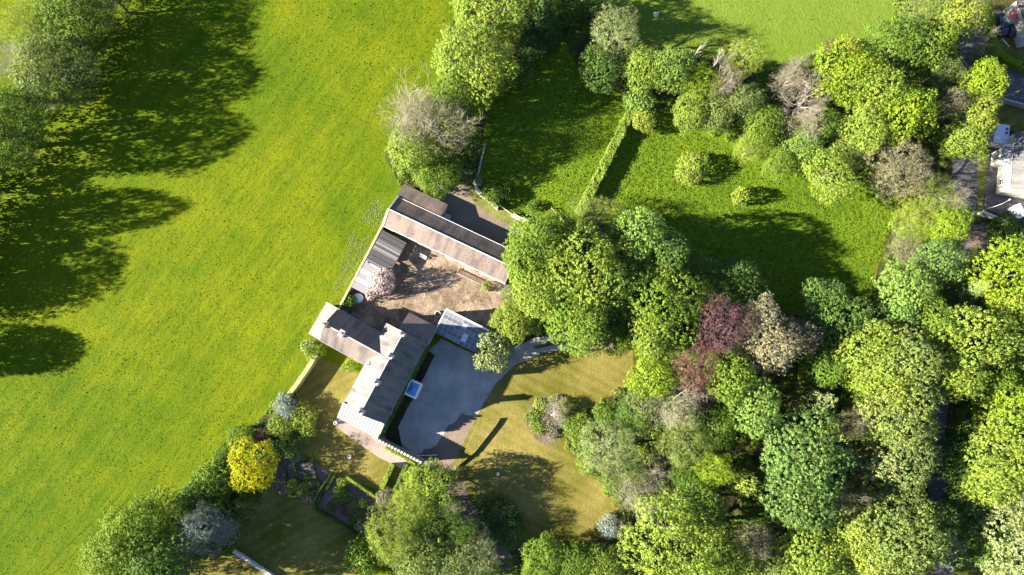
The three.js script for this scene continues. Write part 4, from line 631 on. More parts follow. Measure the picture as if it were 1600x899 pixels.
// ---------- trees and shrubs, one by one ----------
const T = (rows, group, name, cat) => rows.forEach(([k, x, y, r, h, m, label, o]) => plant(k, x, y, r, h, F[m], o?.name ?? name, label, o?.cat ?? cat, group, o));
const paleWood = flat(0.30, 0.28, 0.24, 0.9);
const SH = { name: 'shrub', cat: 'shrub' };
T([
  ['full', 2, 205, 62, 17.5, 'green', 'big dark round tree at the left edge of the meadow'],
  ['full', 88, 112, 56, 15, 'olive', 'grey-green tree on the meadow edge, above the big dark round one'],
  ['full', 118, 40, 54, 13, 'green', 'mid-green tree in the top left clump'],
  ['feather', 48, 42, 48, 13, 'yellowGreen', 'yellowish willow in the top left clump'],
  ['feather', 175, -5, 40, 11, 'mid', 'dark loose tree at the top edge, right of the top left clump'],
  ['bush', 118, 142, 24, 8, 'green', 'small fresh green tree low on the right of the green one'],
  ['bare', 22, 95, 34, 9, 'tan', 'bare twiggy tree beside the yellowish willow', { name: 'bare_tree' }],
  ['full', -70, 330, 38, 16.3, 'mid', 'tree beyond the left edge of the picture, upper of the tall three'],
  ['full', -150, 432, 62, 14.5, 'mid', 'tree beyond the left edge of the picture, middle of the tall three'],
  ['full', -195, 560, 44, 13.2, 'mid', 'tree beyond the left edge of the picture, lowest of the tall three'],
  ['bush', -40, 290, 50, 8, 'mid', 'broad bush beyond the left edge, upper of three', { name: 'shrub', cat: 'shrub' }],
  ['bush', -60, 375, 46, 8, 'mid', 'broad bush beyond the left edge, middle of three', { name: 'shrub', cat: 'shrub' }],
  ['bush', -70, 450, 42, 8, 'mid', 'broad bush beyond the left edge, lowest of three', { name: 'shrub', cat: 'shrub' }],
  ['dome', -95, 556, 44, 9, 'mid', 'low tree beyond the left edge, below the broad bushes'],
  ['full', 130, -75, 60, 17, 'mid', 'tree beyond the top edge above the left clump'],
], 'trees on the western meadow edge', 'broadleaf_tree', 'tree');
T([
  ['full', 775, 12, 56, 17, 'lime', 'bright domed tree at the top edge beside the meadow'],
  ['full', 742, 100, 60, 17, 'lime', 'big bright round tree below the one at the top edge'],
  ['full', 712, 150, 36, 13, 'green', 'lower lobe of green tree just above the twiggy buff tree'],
  ['spire', 847, 32, 34, 15, 'yewAndShade', 'blackish evergreen beside the bright domed tree', { name: 'conifer_tree' }],
  ['dome', 830, 75, 30, 9, 'yewAndShade', 'dark evergreen bush below the blackish evergreen'],
  ['bush', 812, 112, 22, 5, 'deep', 'dim shrub at the top corner of the walled paddock', SH],
  ['bush', 893, 22, 24, 6, 'mid', 'dim green shrub at the top between evergreen and pale tree', SH],
  ['bush', 925, 18, 26, 6, 'deep', 'dark shrub at the edge of the north field', SH],
  ['semi', 686, 198, 54, 15, 'tan', 'large twiggy buff tree beside the farm track', { name: 'bare_tree' }],
  ['semi', 655, 178, 30, 11, 'tan', 'smaller twiggy tree leaning over the meadow', { name: 'bare_tree' }],
  ['full', 652, 236, 38, 12.5, 'lime', 'bright green tree showing under the twiggy buff tree'],
  ['full', 684, 268, 34, 9, 'green', 'green bush at the barn end under the twiggy tree'],
  ['feather', 680, 168, 26, 9, 'pale', 'small pale tree tucked behind the twiggy buff tree'],
], 'trees between meadow and walled paddock', 'broadleaf_tree', 'tree');
T([
  ['feather', 962, 55, 46, 13, 'pale', 'pale open-crowned tree standing proud above the paddock corner'],
  ['dome', 938, 105, 38, 10, 'deep', 'dark tree under the pale open-crowned one'],
  ['dome', 1008, 108, 36, 11, 'lime', 'lime tree at the left end of the northern belt'],
  ['dome', 1050, 110, 34, 12, 'mint', 'fresh light-green tree second in the northern belt'],
  ['bush', 998, 152, 24, 6, 'mint', 'small light-green tree at the top of the long hedge'],
  ['bush', 1007, 189, 19, 5, 'yellowGreen', 'yellowish bush hanging over the end of the long hedge', SH],
  ['feather', 1090, 130, 34, 11, 'chartreuse', 'loose bright tree below the two dead snags'],
  ['dome', 1080, 178, 30, 9, 'lime', 'round tree on the belt edge above the paddock shadow'],
  ['semi', 1136, 128, 27, 11, 'tan', 'tan half-leafed tree in the northern belt', { name: 'bare_tree' }],
  ['feather', 1165, 92, 30, 14, 'yellowGreen', 'yellow-green tree reaching into the north field'],
  ['snag', 1086, 92, 9, 15, 'tan', 'left of two pale dead snags', { name: 'dead_tree', twig: paleWood, bark: paleWood }],
  ['snag', 1122, 98, 9, 16, 'tan', 'right of two pale dead snags', { name: 'dead_tree', twig: paleWood, bark: paleWood }],
  ['dome', 1120, 180, 30, 9, 'olive', 'olive tree in the lower middle of the northern belt'],
  ['dome', 1160, 162, 32, 10, 'sage', 'grey-green tree between the tan tree and the bare pair'],
  ['dome', 1192, 192, 32, 9, 'green', 'green tree under the bare pair'],
  ['feather', 1172, 232, 30, 7, 'yellowGreen', 'yellowish tree on the edge of the rough paddock'],
  ['semi', 1230, 128, 26, 13, 'tan', 'left of the bare twiggy pair in the northern belt', { name: 'bare_tree' }],
  ['bare', 1264, 160, 30, 12, 'tan', 'right of the bare twiggy pair in the northern belt', { name: 'bare_tree' }],
  ['semi', 1250, 196, 28, 9, 'olive', 'twiggy olive tree below the bare pair', { name: 'bare_tree' }],
  ['dome', 1218, 255, 27, 7, 'green', 'green bush at the paddock edge below the bare pair'],
  ['dome', 1256, 228, 30, 8, 'mint', 'light-green tree right of the green paddock-edge bush'],
  ['rosette', 1285, 192, 30, 10, 'mid', 'darker glossy tree left of the great lime tree'],
  ['clump', 1322, 118, 46, 15, 'chartreuse', 'left crown of the great yellow-green tree group'],
  ['clump', 1368, 150, 46, 15, 'lime', 'middle crown of the great yellow-green tree group'],
  ['clump', 1408, 178, 46, 15, 'chartreuse', 'right crown of the great yellow-green tree group'],
  ['dome', 1352, 205, 38, 13, 'lime', 'lower crown of the great yellow-green tree group'],
  ['feather', 1335, 232, 32, 9, 'olive', 'olive tree below the great yellow-green group'],
  ['clump', 1297, 272, 39, 10, 'lime', 'rounded lime tree at the corner of the rough paddock'],
  ['feather', 1405, 264, 48, 12, 'tan', 'broad tan half-leafed tree above the right of the rough paddock', { name: 'bare_tree' }],
  ['bush', 1380, 282, 26, 6, 'sage', 'grey-green bush at the foot of the broad tan tree', SH],
  ['dome', 1402, 72, 46, 14, 'mid', 'mid-green tree at the end of the north field'],
  ['dome', 1450, 78, 42, 14, 'green', 'green tree right of the one ending the north field'],
  ['feather', 1447, 20, 40, 13, 'olive', 'olive-tan tree at the top edge near the lane'],
  ['dome', 1492, 28, 38, 14, 'yellowGreen', 'yellow-green tree at the top edge by the road hedge'],
  ['bare', 1518, 58, 20, 9, 'tan', 'small bare tree by the road hedge', { name: 'bare_tree' }],
  ['feather', 1472, 106, 28, 12, 'sage', 'grey-green tree between the great lime group and the lane'],
  ['feather', 1481, 165, 22, 13, 'tan', 'narrow tan tree in the dark gap right of the great lime group', { name: 'bare_tree' }],
  ['bush', 1540, 86, 17, 6, 'lime', 'little bright tree at the road junction'],
  ['dome', 1533, 134, 36, 12, 'chartreuse', 'upper lime tree overhanging the lane junction'],
  ['dome', 1522, 186, 38, 12, 'yellowGreen', 'middle lime tree overhanging the lane junction'],
  ['dome', 1502, 222, 32, 11, 'lime', 'lower lime tree overhanging the lane junction'],
  ['bush', 1305, 84, 22, 2.5, 'rust', 'brown bracken clump at the edge of the north field', SH],
  ['bush', 1330, 76, 16, 2, 'rust', 'smaller brown bracken clump on the north field', SH],
  ['bush', 1275, 98, 16, 2.5, 'olive', 'low olive scrub left of the brown bracken', SH],
], 'trees of the northern belt', 'broadleaf_tree', 'tree');
T([
  ['bush', 1082, 262, 26, 3.6, 'yellowGreen', 'yellow-green bush alone in the rough paddock', SH],
  ['small', 1157, 306, 15, 3.4, 'yellowGreen', 'small yellow bush alone in the rough paddock', SH],
  ['bush', 770, 306, 17, 3.2, 'mid', 'round dark bush behind the curved stone wall', SH],
  ['small', 792, 300, 9, 2, 'mid', 'small dark bush right of the round one behind the curved wall', SH],
  ['small', 832, 322, 9, 1.6, 'deep', 'little dark shrub in the walled paddock near the gate', SH],
  ['small', 748, 284, 8, 2, 'silver', 'small silvery shrub at the start of the curved wall', SH],
], 'shrubs of the paddocks', 'shrub', 'shrub');
T([
  ['full', 838, 395, 52, 17, 'green', 'large green tree overhanging the barn end'],
  ['dome', 872, 372, 36, 14, 'mid', 'darker tree behind the one overhanging the barn'],
  ['clump', 915, 425, 58, 18, 'lime', 'largest bright tree in the clump beside the barn'],
  ['dome', 845, 455, 44, 15, 'lime', 'bright tree below the one overhanging the barn'],
  ['dome', 908, 500, 52, 16, 'green', 'green tree hanging over the curved drive'],
  ['dome', 925, 520, 34, 14, 'lime', 'bright lower lobe hanging over the curved drive'],
  ['dome', 962, 522, 32, 12, 'mid', 'green tree hiding the end of the curved drive'],
  ['feather', 938, 345, 42, 8, 'olive', 'olive-yellow bushy tree at the hedge end by the paddock'],
  ['rosette', 1004, 372, 38, 16, 'mint', 'pale minty tree with big leaves behind the barn clump'],
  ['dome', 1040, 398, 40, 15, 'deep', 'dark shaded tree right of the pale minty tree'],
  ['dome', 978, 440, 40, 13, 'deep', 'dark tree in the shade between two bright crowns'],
  ['dome', 985, 500, 36, 12, 'yewAndShade', 'tree above the lawn corner with shade put into its blackish leaves'],  // leaf darkened to paint the shade this tree stands in
  ['full', 1036, 478, 60, 16, 'green', 'great round green tree left of the copper beech'],
  ['dome', 1015, 520, 38, 15, 'lime', 'bright lower crown at the corner of the front lawn'],
  ['bush', 770, 550, 31, 6.5, 'pale', 'pale rounded tree at the glasshouse corner'],
  ['dome', 800, 500, 34, 8, 'yellowGreen', 'yellow-green tree between courtyard and curved drive'],
  ['bush', 838, 492, 28, 7, 'mid', 'green bush behind the yellow-green courtyard tree', SH],
  ['bush', 800, 462, 17, 4, 'deep', 'dark bush at the far corner of the barn', SH],
  ['feather', 1096, 430, 40, 11, 'deep', 'dark bluish tree in shade above the copper beech'],
  ['dome', 1150, 448, 42, 10, 'deep', 'dim green tree at the lower edge of the rough paddock'],
], 'trees around the barn and drive', 'broadleaf_tree', 'tree');
T([
  ['rosette', 1019, 590, 35, 12, 'chartreuse', 'vivid lime bush at the lawn edge below the great green tree', { name: 'shrub', cat: 'shrub' }],
  ['feather', 1124, 508, 44, 18, 'copper', 'upper purple copper beech'],
  ['feather', 1085, 575, 40, 15, 'rust', 'lower reddish copper beech beside the vivid lime bush'],
  ['feather', 1082, 620, 34, 9, 'copper', 'dark purple lower skirt of the copper beech'],
  ['dome', 1205, 535, 44, 16, 'tan', 'large buff-coloured tree right of the copper beech'],
  ['dome', 1190, 494, 28, 15, 'tan', 'upper buff crown beside the copper beech'],
  ['dome', 1250, 530, 27, 14, 'tan', 'right-hand buff crown beside the broad shaded tree'],
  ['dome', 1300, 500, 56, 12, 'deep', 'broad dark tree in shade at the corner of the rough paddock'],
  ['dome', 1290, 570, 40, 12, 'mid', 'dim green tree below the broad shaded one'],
  ['rosette', 1140, 588, 40, 15, 'green', 'bright clumpy tree below the copper beech, upper crown'],
  ['rosette', 1178, 634, 42, 15, 'mint', 'bright clumpy tree below the copper beech, lower crown'],
  ['dome', 1122, 668, 34, 10, 'mid', 'dim green tree between the olive tree and the clumpy one'],
  ['rosette', 1258, 710, 56, 17, 'ilex', 'big blue-green holm oak, upper crown'],
  ['rosette', 1248, 772, 56, 17, 'ilex', 'big blue-green holm oak, lower crown'],
  ['bush', 1268, 627, 19, 13, 'pale', 'small pale-yellow crown alone in the dark gap'],
  ['bush', 1242, 632, 16, 9, 'sage', 'thin grey bush left of the pale-yellow crown'],
  ['feather', 1334, 660, 25, 14, 'tan', 'buff half-leafed tree in the dark gap right of the holm oak', { name: 'bare_tree' }],
  ['bush', 1354, 720, 27, 14, 'pale', 'cream-yellow tree right of the holm oak'],
  ['semi', 1062, 642, 34, 13, 'pale', 'wispy buff tree below the copper beech', { name: 'bare_tree' }],
  ['feather', 1070, 690, 40, 12, 'olive', 'wispy olive tree below the wispy buff one'],
  ['dome', 1010, 632, 30, 9, 'sage', 'grey-green tree by the lawn below the vivid lime bush'],
  ['dome', 992, 650, 26, 8, 'deep', 'dark small tree by the lawn, left of the grey-green one'],
  ['feather', 952, 700, 46, 11, 'pale', 'weeping pale tree overhanging the front lawn'],
  ['feather', 972, 740, 36, 9, 'sage', 'lower half of the weeping pale tree at the lawn edge'],
  ['bush', 905, 668, 22, 3, 'green', 'big-leaved green clump between island bed and weeping tree', SH],
  ['bush', 920, 725, 18, 3, 'green', 'big-leaved green clump below the weeping tree', SH],
  ['bush', 912, 698, 16, 2.6, 'mint', 'middle big-leaved clump along the lawn edge', SH],
  ['bush', 950, 650, 22, 4, 'mid', 'dark leafy clump above the weeping tree', SH],
  ['semi', 1000, 768, 30, 9, 'tan', 'wispy tan tree between weeping tree and bright lime tree', { name: 'bare_tree' }],
  ['bare', 1035, 755, 24, 8, 'tan', 'small bare grey tree right of the wispy tan one', { name: 'bare_tree' }],
  ['feather', 1112, 732, 24, 14, 'chartreuse', 'narrow bright lime tree left of the holm oak'],
  ['bush', 1154, 752, 20, 12, 'yellowGreen', 'small bright yellow bush at the foot of the holm oak', SH],
  ['dome', 1072, 745, 26, 8, 'mid', 'dim green tree left of the narrow bright lime tree'],
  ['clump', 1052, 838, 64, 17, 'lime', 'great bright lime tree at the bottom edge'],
  ['dome', 1092, 790, 38, 13, 'mid', 'upper side crown of the great bright lime tree, shade put into its leaves'],  // darker leaf than the main crown paints the shade on this side
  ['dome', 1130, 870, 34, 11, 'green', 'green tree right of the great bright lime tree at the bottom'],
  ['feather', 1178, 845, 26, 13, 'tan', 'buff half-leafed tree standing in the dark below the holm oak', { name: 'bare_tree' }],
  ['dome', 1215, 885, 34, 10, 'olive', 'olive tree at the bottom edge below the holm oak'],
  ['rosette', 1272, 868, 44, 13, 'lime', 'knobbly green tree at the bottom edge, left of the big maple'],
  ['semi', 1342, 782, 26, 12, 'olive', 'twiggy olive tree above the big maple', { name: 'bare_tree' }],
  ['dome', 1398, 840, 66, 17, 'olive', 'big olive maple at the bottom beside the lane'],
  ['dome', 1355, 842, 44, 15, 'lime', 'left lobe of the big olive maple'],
  ['dome', 1448, 815, 34, 14, 'deep', 'right lobe of the big olive maple, shade put into its darker leaves'],  // maple lobe in a darker leaf, painting its shaded side
  ['dome', 1372, 892, 40, 13, 'yellowGreen', 'yellowish tree at the bottom edge below the big maple'],
  ['dome', 1402, 650, 54, 17, 'olive', 'broad olive tree left of the lane'],
  ['dome', 1410, 712, 48, 15, 'sage', 'grey-green lower crown left of the lane'],
  ['dome', 1352, 612, 34, 12, 'chartreuse', 'bright shrubby tree left of the broad olive one'],
], 'woodland trees south and east of the lawn', 'broadleaf_tree', 'tree');
T([
  ['feather', 1452, 325, 46, 8, 'yellowGreen', 'yellow-green scrub tree at the right of the rough paddock'],
  ['feather', 1425, 352, 34, 6, 'lime', 'lower lime scrub beside the rough paddock'],
  ['semi', 1470, 295, 26, 8, 'olive', 'thin buff tree at the lane edge above the scrub', { name: 'bare_tree' }],
  ['dome', 1485, 355, 30, 9, 'chartreuse', 'lime tree by the lane opposite the street lamp'],
  ['feather', 1418, 388, 28, 5, 'tan', 'buff reeds and scrub at the rough paddock edge', SH],
  ['rosette', 1468, 412, 38, 12, 'ilex', 'dark glossy large-leaved tree near the lane'],
  ['rosette', 1415, 455, 46, 13, 'mint', 'pale blue-green tree along the right of the rough paddock'],
  ['rosette', 1405, 495, 36, 12, 'ilex', 'blue-green lower tree along the right of the rough paddock'],
  ['dome', 1440, 480, 34, 12, 'green', 'green tree between the glossy tree and the great olive crown'],
  ['spire', 1515, 452, 26, 13, 'sage', 'feathery conifer beside the lane', { name: 'conifer_tree' }],
  ['clump', 1575, 432, 50, 15, 'chartreuse', 'bright yellow-green tree at the right edge'],
  ['dome', 1592, 492, 38, 14, 'lime', 'lime tree at the right edge below the bright one'],
  ['dome', 1360, 550, 48, 16, 'lime', 'left crown of the great olive-lime group'],
  ['dome', 1410, 560, 52, 18, 'olive', 'middle crown of the great olive-lime group'],
  ['dome', 1380, 598, 44, 16, 'lime', 'lower crown of the great olive-lime group'],
  ['clump', 1512, 535, 52, 18, 'lime', 'tall bright crown over the lane'],
  ['dome', 1480, 580, 42, 16, 'lime', 'lower left bright crown over the lane'],
  ['dome', 1465, 525, 34, 15, 'green', 'green crown between the olive-lime group and the tall one'],
  ['dome', 1545, 590, 32, 14, 'green', 'green crown below the tall bright one'],
  ['dome', 1598, 568, 34, 14, 'yellowGreen', 'yellow-green crown at the right edge halfway down'],
  ['clump', 1580, 632, 44, 15, 'chartreuse', 'yellow-green tree right of the dark lane clearing'],
  ['clump', 1562, 700, 52, 17, 'lime', 'large yellowish tree right of the lane, upper part'],
  ['dome', 1548, 745, 40, 15, 'lime', 'large yellowish tree right of the lane, lower part'],
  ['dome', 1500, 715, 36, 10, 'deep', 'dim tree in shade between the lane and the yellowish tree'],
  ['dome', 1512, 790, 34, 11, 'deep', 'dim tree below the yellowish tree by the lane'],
  ['dome', 1535, 845, 36, 12, 'mid', 'green tree overhanging the lane at the bottom right'],
  ['clump', 1585, 840, 52, 16, 'pale', 'pale yellow-green tree in the bottom right corner'],
  ['dome', 1592, 780, 36, 14, 'pale', 'pale tree at the right edge above the corner one'],
  ['bush', 1556, 892, 16, 5, 'pale', 'small pale bush at the bottom edge by the lane', SH],
  ['bush', 1570, 362, 26, 3, 'mid', 'rough green bank of shrubs below the neighbour wall', SH],
  ['bush', 1600, 372, 24, 3, 'deep', 'dark shrub by the dirt path at the right edge', SH],
], 'trees along the lane', 'broadleaf_tree', 'tree');
T([
  ['full', 232, 842, 62, 16.5, 'green', 'large green tree at the bottom left of the garden'],
  ['full', 190, 872, 44, 16, 'lime', 'lime-tinted outer crown at the bottom left'],
  ['dome', 262, 892, 52, 17, 'deep', 'lower crown at the bottom left edge, shade put into its darker leaves'],  // lower crown of the large tree, shade painted by a darker leaf
  ['feather', 318, 828, 34, 14, 'silver', 'silvery blue tree beside the shaded lawn'],
  ['feather', 350, 830, 22, 11, 'silver', 'smaller silvery tree right of the first'],
  ['clump', 396, 726, 38, 7.5, 'gold', 'golden yellow tree by the parterre'],
  ['bush', 332, 760, 32, 6, 'mid', 'dark green shrub mass left of the gold tree', SH],
  ['bush', 300, 778, 24, 5, 'deep', 'blackish shrub between the shrub mass and the large green tree', SH],
  ['bush', 345, 740, 24, 5, 'green', 'green shrub on the meadow side of the gold tree', SH],
  ['bush', 378, 690, 22, 4, 'mid', 'green shrub above the gold tree on the meadow side', SH],
  ['bush', 352, 712, 18, 3.5, 'mid', 'low shrub at the meadow edge left of the gold tree', SH],
  ['bush', 380, 798, 20, 4, 'sage', 'olive shrub at the corner of the shaded lawn', SH],
  ['small', 362, 818, 12, 3, 'silver', 'little silvery shrub beside the shaded lawn', SH],
  ['bush', 447, 634, 19, 3.4, 'silver', 'grey rounded shrub at the end of the mossy wall', SH],
  ['bush', 474, 650, 21, 2.8, 'yellowGreen', 'bright shrub on the garden lawn below the west wing', SH],
  ['bush', 440, 668, 20, 2.8, 'lime', 'bright bushy shrub between hedge and garden lawn', SH],
  ['small', 482, 672, 13, 2, 'lime', 'small shrub below the bright shrub on the lawn', SH],
  ['small', 476, 686, 10, 1.8, 'mint', 'lowest of the small shrubs on the lawn edge', SH],
  ['bush', 413, 690, 18, 2.8, 'rust', 'brownish shrub in the hedge above the gold tree', SH],
  ['bush', 425, 705, 22, 2.8, 'deep', 'dark shrub right of the gold tree top', SH],
  ['bush', 455, 700, 16, 3, 'deep', 'dark low shrub above the parterre', SH],
  ['small', 460, 714, 9, 1.2, 'silver', 'tiny whitish plant above the parterre', SH],
  ['small', 484, 543, 14, 3, 'pale', 'pale shrub against the west end of the wing', SH],
  ['bush', 492, 548, 15, 3, 'chartreuse', 'bright green shrub at the end of the wing wall', SH],
  ['small', 545, 572, 10, 2.5, 'lime', 'climber bush by the wing wall on the garden lawn', SH],
  ['bush', 597, 440, 22, 5.5, 'pink', 'pink blossoming tree in the courtyard', { name: 'blossom_tree', cat: 'tree' }],
  ['small', 582, 458, 11, 3.5, 'pink', 'low pink blossoming bush beside the store shed', SH],
  ['small', 545, 472, 12, 2.2, 'mid', 'green shrub along the field wall in the yard corner', SH],
  ['small', 540, 478, 9, 1.8, 'lime', 'yellowish plant along the field wall in the yard corner', SH],
  ['small', 761, 447, 9, 1.4, 'lime', 'leafy plant at the end of the raised bed', SH],
], 'garden trees and shrubs near the house', 'broadleaf_tree', 'tree');
T([
  ['bush', 456, 760, 10, 1.6, 'lime', 'green mound in the parterre', SH],
  ['small', 472, 764, 9, 1.2, 'yellowGreen', 'yellowish mound in the parterre', SH],
  ['small', 438, 760, 11, 1.4, 'tan', 'buff perennial clump beside the parterre', SH],
  ['ball', 486, 757, 4.5, 0.9, 'olive', 'small topiary ball in the sunny square plot', SH],
  ['small', 482, 779, 9, 1.2, 'tan', 'buff plant below the parterre', SH],
  ['ball', 529, 767, 8, 1.8, 'green', 'larger topiary ball in the rose bed', SH],
  ['ball', 568, 787, 7.5, 1.7, 'green', 'topiary ball towards the lawn end of the rose bed', SH],
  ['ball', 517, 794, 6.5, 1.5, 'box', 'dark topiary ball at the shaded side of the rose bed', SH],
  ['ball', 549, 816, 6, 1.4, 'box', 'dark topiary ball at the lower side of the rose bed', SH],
  ['small', 537, 776, 10, 1.4, 'mid', 'green plant beside the larger topiary ball', SH],
  ['small', 534, 756, 11, 1.4, 'lime', 'bright plants behind the larger topiary ball', SH],
  ['small', 552, 792, 10, 1.0, 'olive', 'olive rose bush in the rose bed', SH],
  ['small', 540, 798, 9, 0.9, 'rust', 'reddish rose bush in the rose bed', SH],
  ['small', 562, 806, 9, 0.9, 'olive', 'thin rose bush near the lower topiary ball', SH],
  ['small', 565, 822, 10, 2.2, 'pale', 'pale yellow shrub at the corner of the rose bed', SH],
  ['small', 525, 785, 9, 0.9, 'sage', 'grey plant between the topiary balls', SH],
  ['bush', 602, 778, 15, 2.4, 'tan', 'greyish dry shrub at the end of the long hedge', SH],
  ['bush', 630, 770, 16, 2.4, 'green', 'lush green shrub between the two tall hedges', SH],
  ['bush', 645, 745, 15, 2.2, 'chartreuse', 'bright yellow-green shrub between the two tall hedges', SH],
  ['small', 597, 803, 9, 1.2, 'sage', 'small plant in the dark strip by the rose bed', SH],
], 'plants of the parterre and rose bed', 'shrub', 'shrub');
T([
  ['clump', 675, 758, 32, 9, 'lime', 'bright green tree beside the drive below the battlements'],
  ['spire', 692, 750, 11, 8, 'green', 'pointed tree at the drive edge', { name: 'conifer_tree' }],
  ['feather', 648, 790, 40, 10, 'yellowGreen', 'yellow-green tree between rose bed and drive'],
  ['feather', 618, 838, 46, 11, 'yellowGreen', 'broad yellow-green tree at the bottom of the garden'],
  ['dome', 655, 868, 46, 9, 'olive', 'olive tree at the bottom edge left of the drive'],
  ['spire', 690, 838, 13, 9, 'yellowGreen', 'golden pointed conifer in the dark near the drive', { name: 'conifer_tree' }],
  ['feather', 704, 790, 22, 9, 'deep', 'dark loose tree beside the drive, upper'],
  ['feather', 724, 830, 26, 9, 'mid', 'dark loose tree beside the drive, lower'],
  ['dome', 668, 820, 34, 8, 'deep', 'dark tree behind the golden conifer'],
  ['feather', 745, 868, 36, 8, 'pale', 'pale silvery tree at the bottom edge beside the drive'],
  ['dome', 715, 880, 34, 8, 'sage', 'grey-green tree left of the pale silvery tree'],
  ['bush', 565, 872, 27, 5, 'green', 'green shrub at the corner of the shaded lawn bottom edge', SH],
  ['bush', 782, 812, 30, 3.2, 'yewAndShade', 'wide dark bush on the front lawn in shade', SH],
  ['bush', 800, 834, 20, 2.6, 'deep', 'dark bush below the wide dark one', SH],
  ['dome', 850, 875, 36, 8, 'green', 'green tree at the bottom edge below the front lawn'],
  ['dome', 905, 885, 34, 8, 'mid', 'dim green tree at the bottom edge left of the silver bush'],
  ['dome', 940, 885, 28, 8, 'lime', 'lime tree at the bottom edge left of the great bright one'],
  ['bush', 952, 823, 18, 3.6, 'silver', 'silver-leaved bush at the bottom of the front lawn', SH],
  ['bush', 972, 828, 15, 3.5, 'tan', 'buff bush right of the silver-leaved one', SH],
  ['small', 714, 736, 7, 1, 'pale', 'little pale plant on the drive edge', SH],
], 'trees at the bottom of the garden', 'broadleaf_tree', 'tree');
// island bed on the front lawn
sheet('island_bed', [[820, 650], [840, 626], [870, 618], [896, 624], [894, 645], [880, 668], [862, 694], [838, 686]], 0.06, M.soil, { jitter: 0.3, curve: true });
T([
  ['bare', 862, 650, 17, 3.0, 'tan', 'pale leafless bush in the middle of the island bed', { name: 'bare_bush', cat: 'shrub' }],
  ['bush', 884, 634, 13, 2.2, 'lime', 'lime bush at the right end of the island bed', SH],
  ['small', 832, 650, 13, 1.4, 'green', 'green plant at the left end of the island bed', SH],
  ['small', 842, 668, 13, 1.3, 'green', 'green plant on the lower left of the island bed', SH],
  ['small', 845, 636, 13, 1.4, 'lime', 'bright plant on the upper left of the island bed', SH],
  ['small', 866, 626, 9, 1.3, 'pale', 'pale plant at the top of the island bed', SH],
  ['small', 862, 676, 9, 1.0, 'tan', 'buff grasses at the lower end of the island bed', SH],
  ['small', 880, 656, 10, 1.2, 'olive', 'olive plant at the lower right of the island bed', SH],
  ['small', 858, 662, 10, 1.3, 'tan', 'buff plant below the leafless bush', SH],
], 'plants of the island bed', 'shrub', 'shrub');
// ---------- uncountable ground cover ----------
function inside(poly, x, y) { let c = false; for (let i = 0, j = poly.length - 1; i < poly.length; j = i++) { const a = poly[i], b = poly[j]; if ((a.y > y) !== (b.y > y) && x < (b.x - a.x) * (y - a.y) / (b.y - a.y) + a.x) c = !c; } return c; }
function scatter(name, label, geo, mat, polys, avoid, n, size, seed, tint, keep) {
  const r = rng(seed), R = polys.map(p => ring(p)), A = avoid.map(p => ring(p)), mats = [], cols = [], m4 = new THREE.Matrix4(), q = new THREE.Quaternion(), up = V(0, 1, 0);
  const boxes = R.map(p => p.reduce((b, v) => [Math.min(b[0], v.x), Math.min(b[1], v.y), Math.max(b[2], v.x), Math.max(b[3], v.y)], [1e9, 1e9, -1e9, -1e9])), area = boxes.map(b => (b[2] - b[0]) * (b[3] - b[1])), tot = area.reduce((a, b) => a + b, 0);
  for (let tries = 0; mats.length < n && tries < n * 12; tries++) {
    let k = 0, s = r() * tot; while (k < area.length - 1 && s > area[k]) s -= area[k++];
    const b = boxes[k], x = lerp(b[0], b[2], r()), y = lerp(b[1], b[3], r()); if (!inside(R[k], x, y) || A.some(p => inside(p, x, y)) || (keep && !keep(x, -y, r))) continue;
    const sc = size * (0.55 + 0.9 * r() * r()); q.setFromAxisAngle(up, r() * 6.283); mats.push(m4.clone().compose(V(x, 0.02, -y), q, V(sc, sc * (0.7 + 0.6 * r()), sc))); const t = 0.75 + 0.5 * r(), h = (r() - 0.5) * 0.2; cols.push(new THREE.Color().setRGB(t * (1 + h), t, t * (1 - h)));
  }
  const im = new THREE.InstancedMesh(geo, mat, mats.length); mats.forEach((m, i) => { im.setMatrixAt(i, m); im.setColorAt(i, cols[i]); }); im.name = numbered(name); shade(im); scene.add(im); tag(im, label, null, null, 'stuff'); return im;
}
const tuftG = (() => { const r = rng(3), L = new Leaves(); for (let k = 0; k < 16; k++) { const a = r() * 6.283, d = r() * 0.35; L.leaf(Math.cos(a) * d, 0.08 + 0.14 * r() * (1 - d), Math.sin(a) * d, Math.cos(a) * 0.6 + rs(r) * 0.5, 0.8, Math.sin(a) * 0.6 + rs(r) * 0.5, 0.5, 0.45, r, 1, 1, 1); } return L.build(); })();
const underG = (() => { const r = rng(4), L = new Leaves(); for (let k = 0; k < 90; k++) { const a = r() * 6.283, d = Math.sqrt(r()) * 0.95, y = (1 - d * d) * 0.75 * (0.7 + 0.5 * r()), c = 0.8 + 0.4 * r(); L.leaf(Math.cos(a) * d, y, Math.sin(a) * d, Math.cos(a) * d + rs(r) * 0.8, 0.7 + rs(r) * 0.5, Math.sin(a) * d + rs(r) * 0.8, 0.24, 0.7, r, c, c, c); } return L.build(); })();
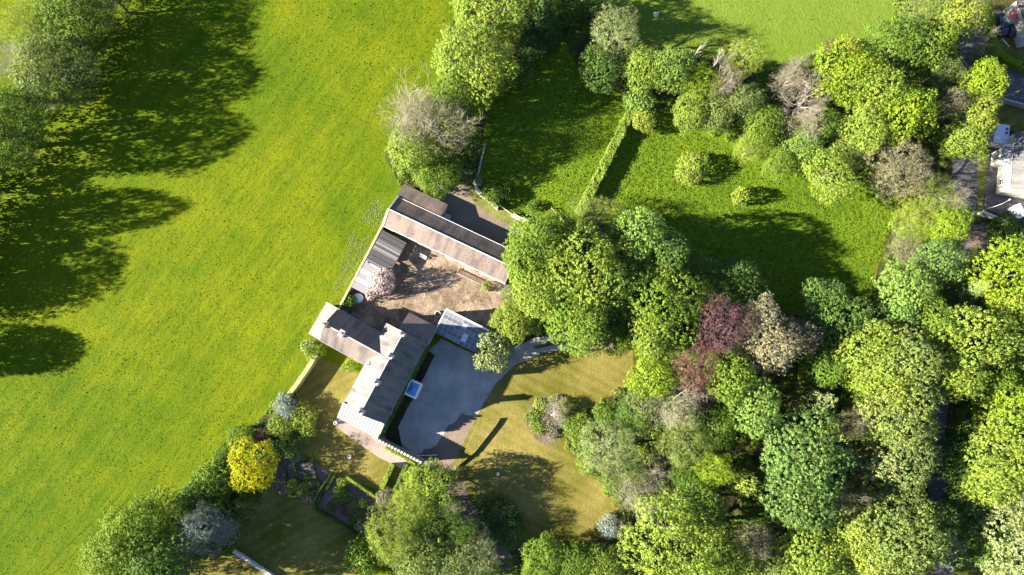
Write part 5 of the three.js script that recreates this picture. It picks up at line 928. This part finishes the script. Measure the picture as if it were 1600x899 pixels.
const LANE = [[1480, 236], [1540, 246], [1525, 400], [1500, 560], [1486, 650], [1484, 720], [1500, 830], [1620, 905], [1620, 960], [1440, 960], [1440, 700], [1470, 450]], SIDE = [[1520, -60], [1680, -60], [1680, 430], [1500, 400], [1488, 236]], DRIVE = [[690, 720], [716, 728], [800, 870], [770, 890], [695, 790]], DRV2 = [[770, 560], [840, 520], [880, 515], [1065, 535], [1060, 556], [890, 550], [800, 580]];
scatter('woodland_undergrowth', 'ivy, brambles and low growth on the woodland floor', underG, F.green, [WOOD_MAIN, WOOD_NORTH, WOOD_WEST, HEDGE_WEST, EDGE_WEST], [LANE, SIDE, DRIVE, DRV2], 5200, 1.15, 21);
const MEADOW = [[-20, -20], [720, -20], [690, 150], [600, 250], [610, 310], [600, 340], [520, 480], [480, 520], [430, 620], [330, 720], [160, 840], [120, 905], [-20, 905]];
scatter('meadow_tussocks', 'dark grass tussocks dotted over the meadow', tuftG, leafMat(0.05, 0.09, 0.004, 0.3), [MEADOW], [EDGE_WEST, HEDGE_WEST], 1100, 0.28, 22, 0, (x, z, r) => { const n = P(600, 40); return fbm(x / 9, z / 9, 3, 2) * 0.9 + Math.exp(-((x - n.x) ** 2 + (z - n.z) ** 2) / 420) * 0.35 > 0.45 + r() * 0.35; });
scatter('meadow_grass', 'short grass blades of the meadow', tuftG, leafMat(0.080, 0.118, 0.003, 0.45), [MEADOW], [EDGE_WEST, HEDGE_WEST], 36000, 0.17, 23);
scatter('paddock_grass', 'rough tufted grass of the paddocks', tuftG, leafMat(0.076, 0.122, 0.005, 0.4), [[[790, 105], [870, 85], [905, 105], [960, 140], [985, 170], [975, 190], [900, 345], [850, 350], [790, 320], [755, 300], [752, 240], [768, 160]], [[995, 190], [1060, 195], [1200, 262], [1290, 305], [1400, 295], [1402, 335], [1366, 425], [1352, 510], [1200, 485], [1100, 445], [1000, 375], [930, 335]]], [], 22000, 0.32, 24);
scatter('field_daisies', 'pale seed heads in the meadow beside the barn', tuftG, leafMat(0.30, 0.31, 0.20, 0.3), [[[515, 480], [540, 380], [585, 310], [604, 318], [570, 396], [526, 478]]], [], 900, 0.2, 25, 0, (x, z, r) => fbm(x / 3, z / 3, 3, 1) > 0.35 + r() * 0.3);
renderer.render(scene, camera);
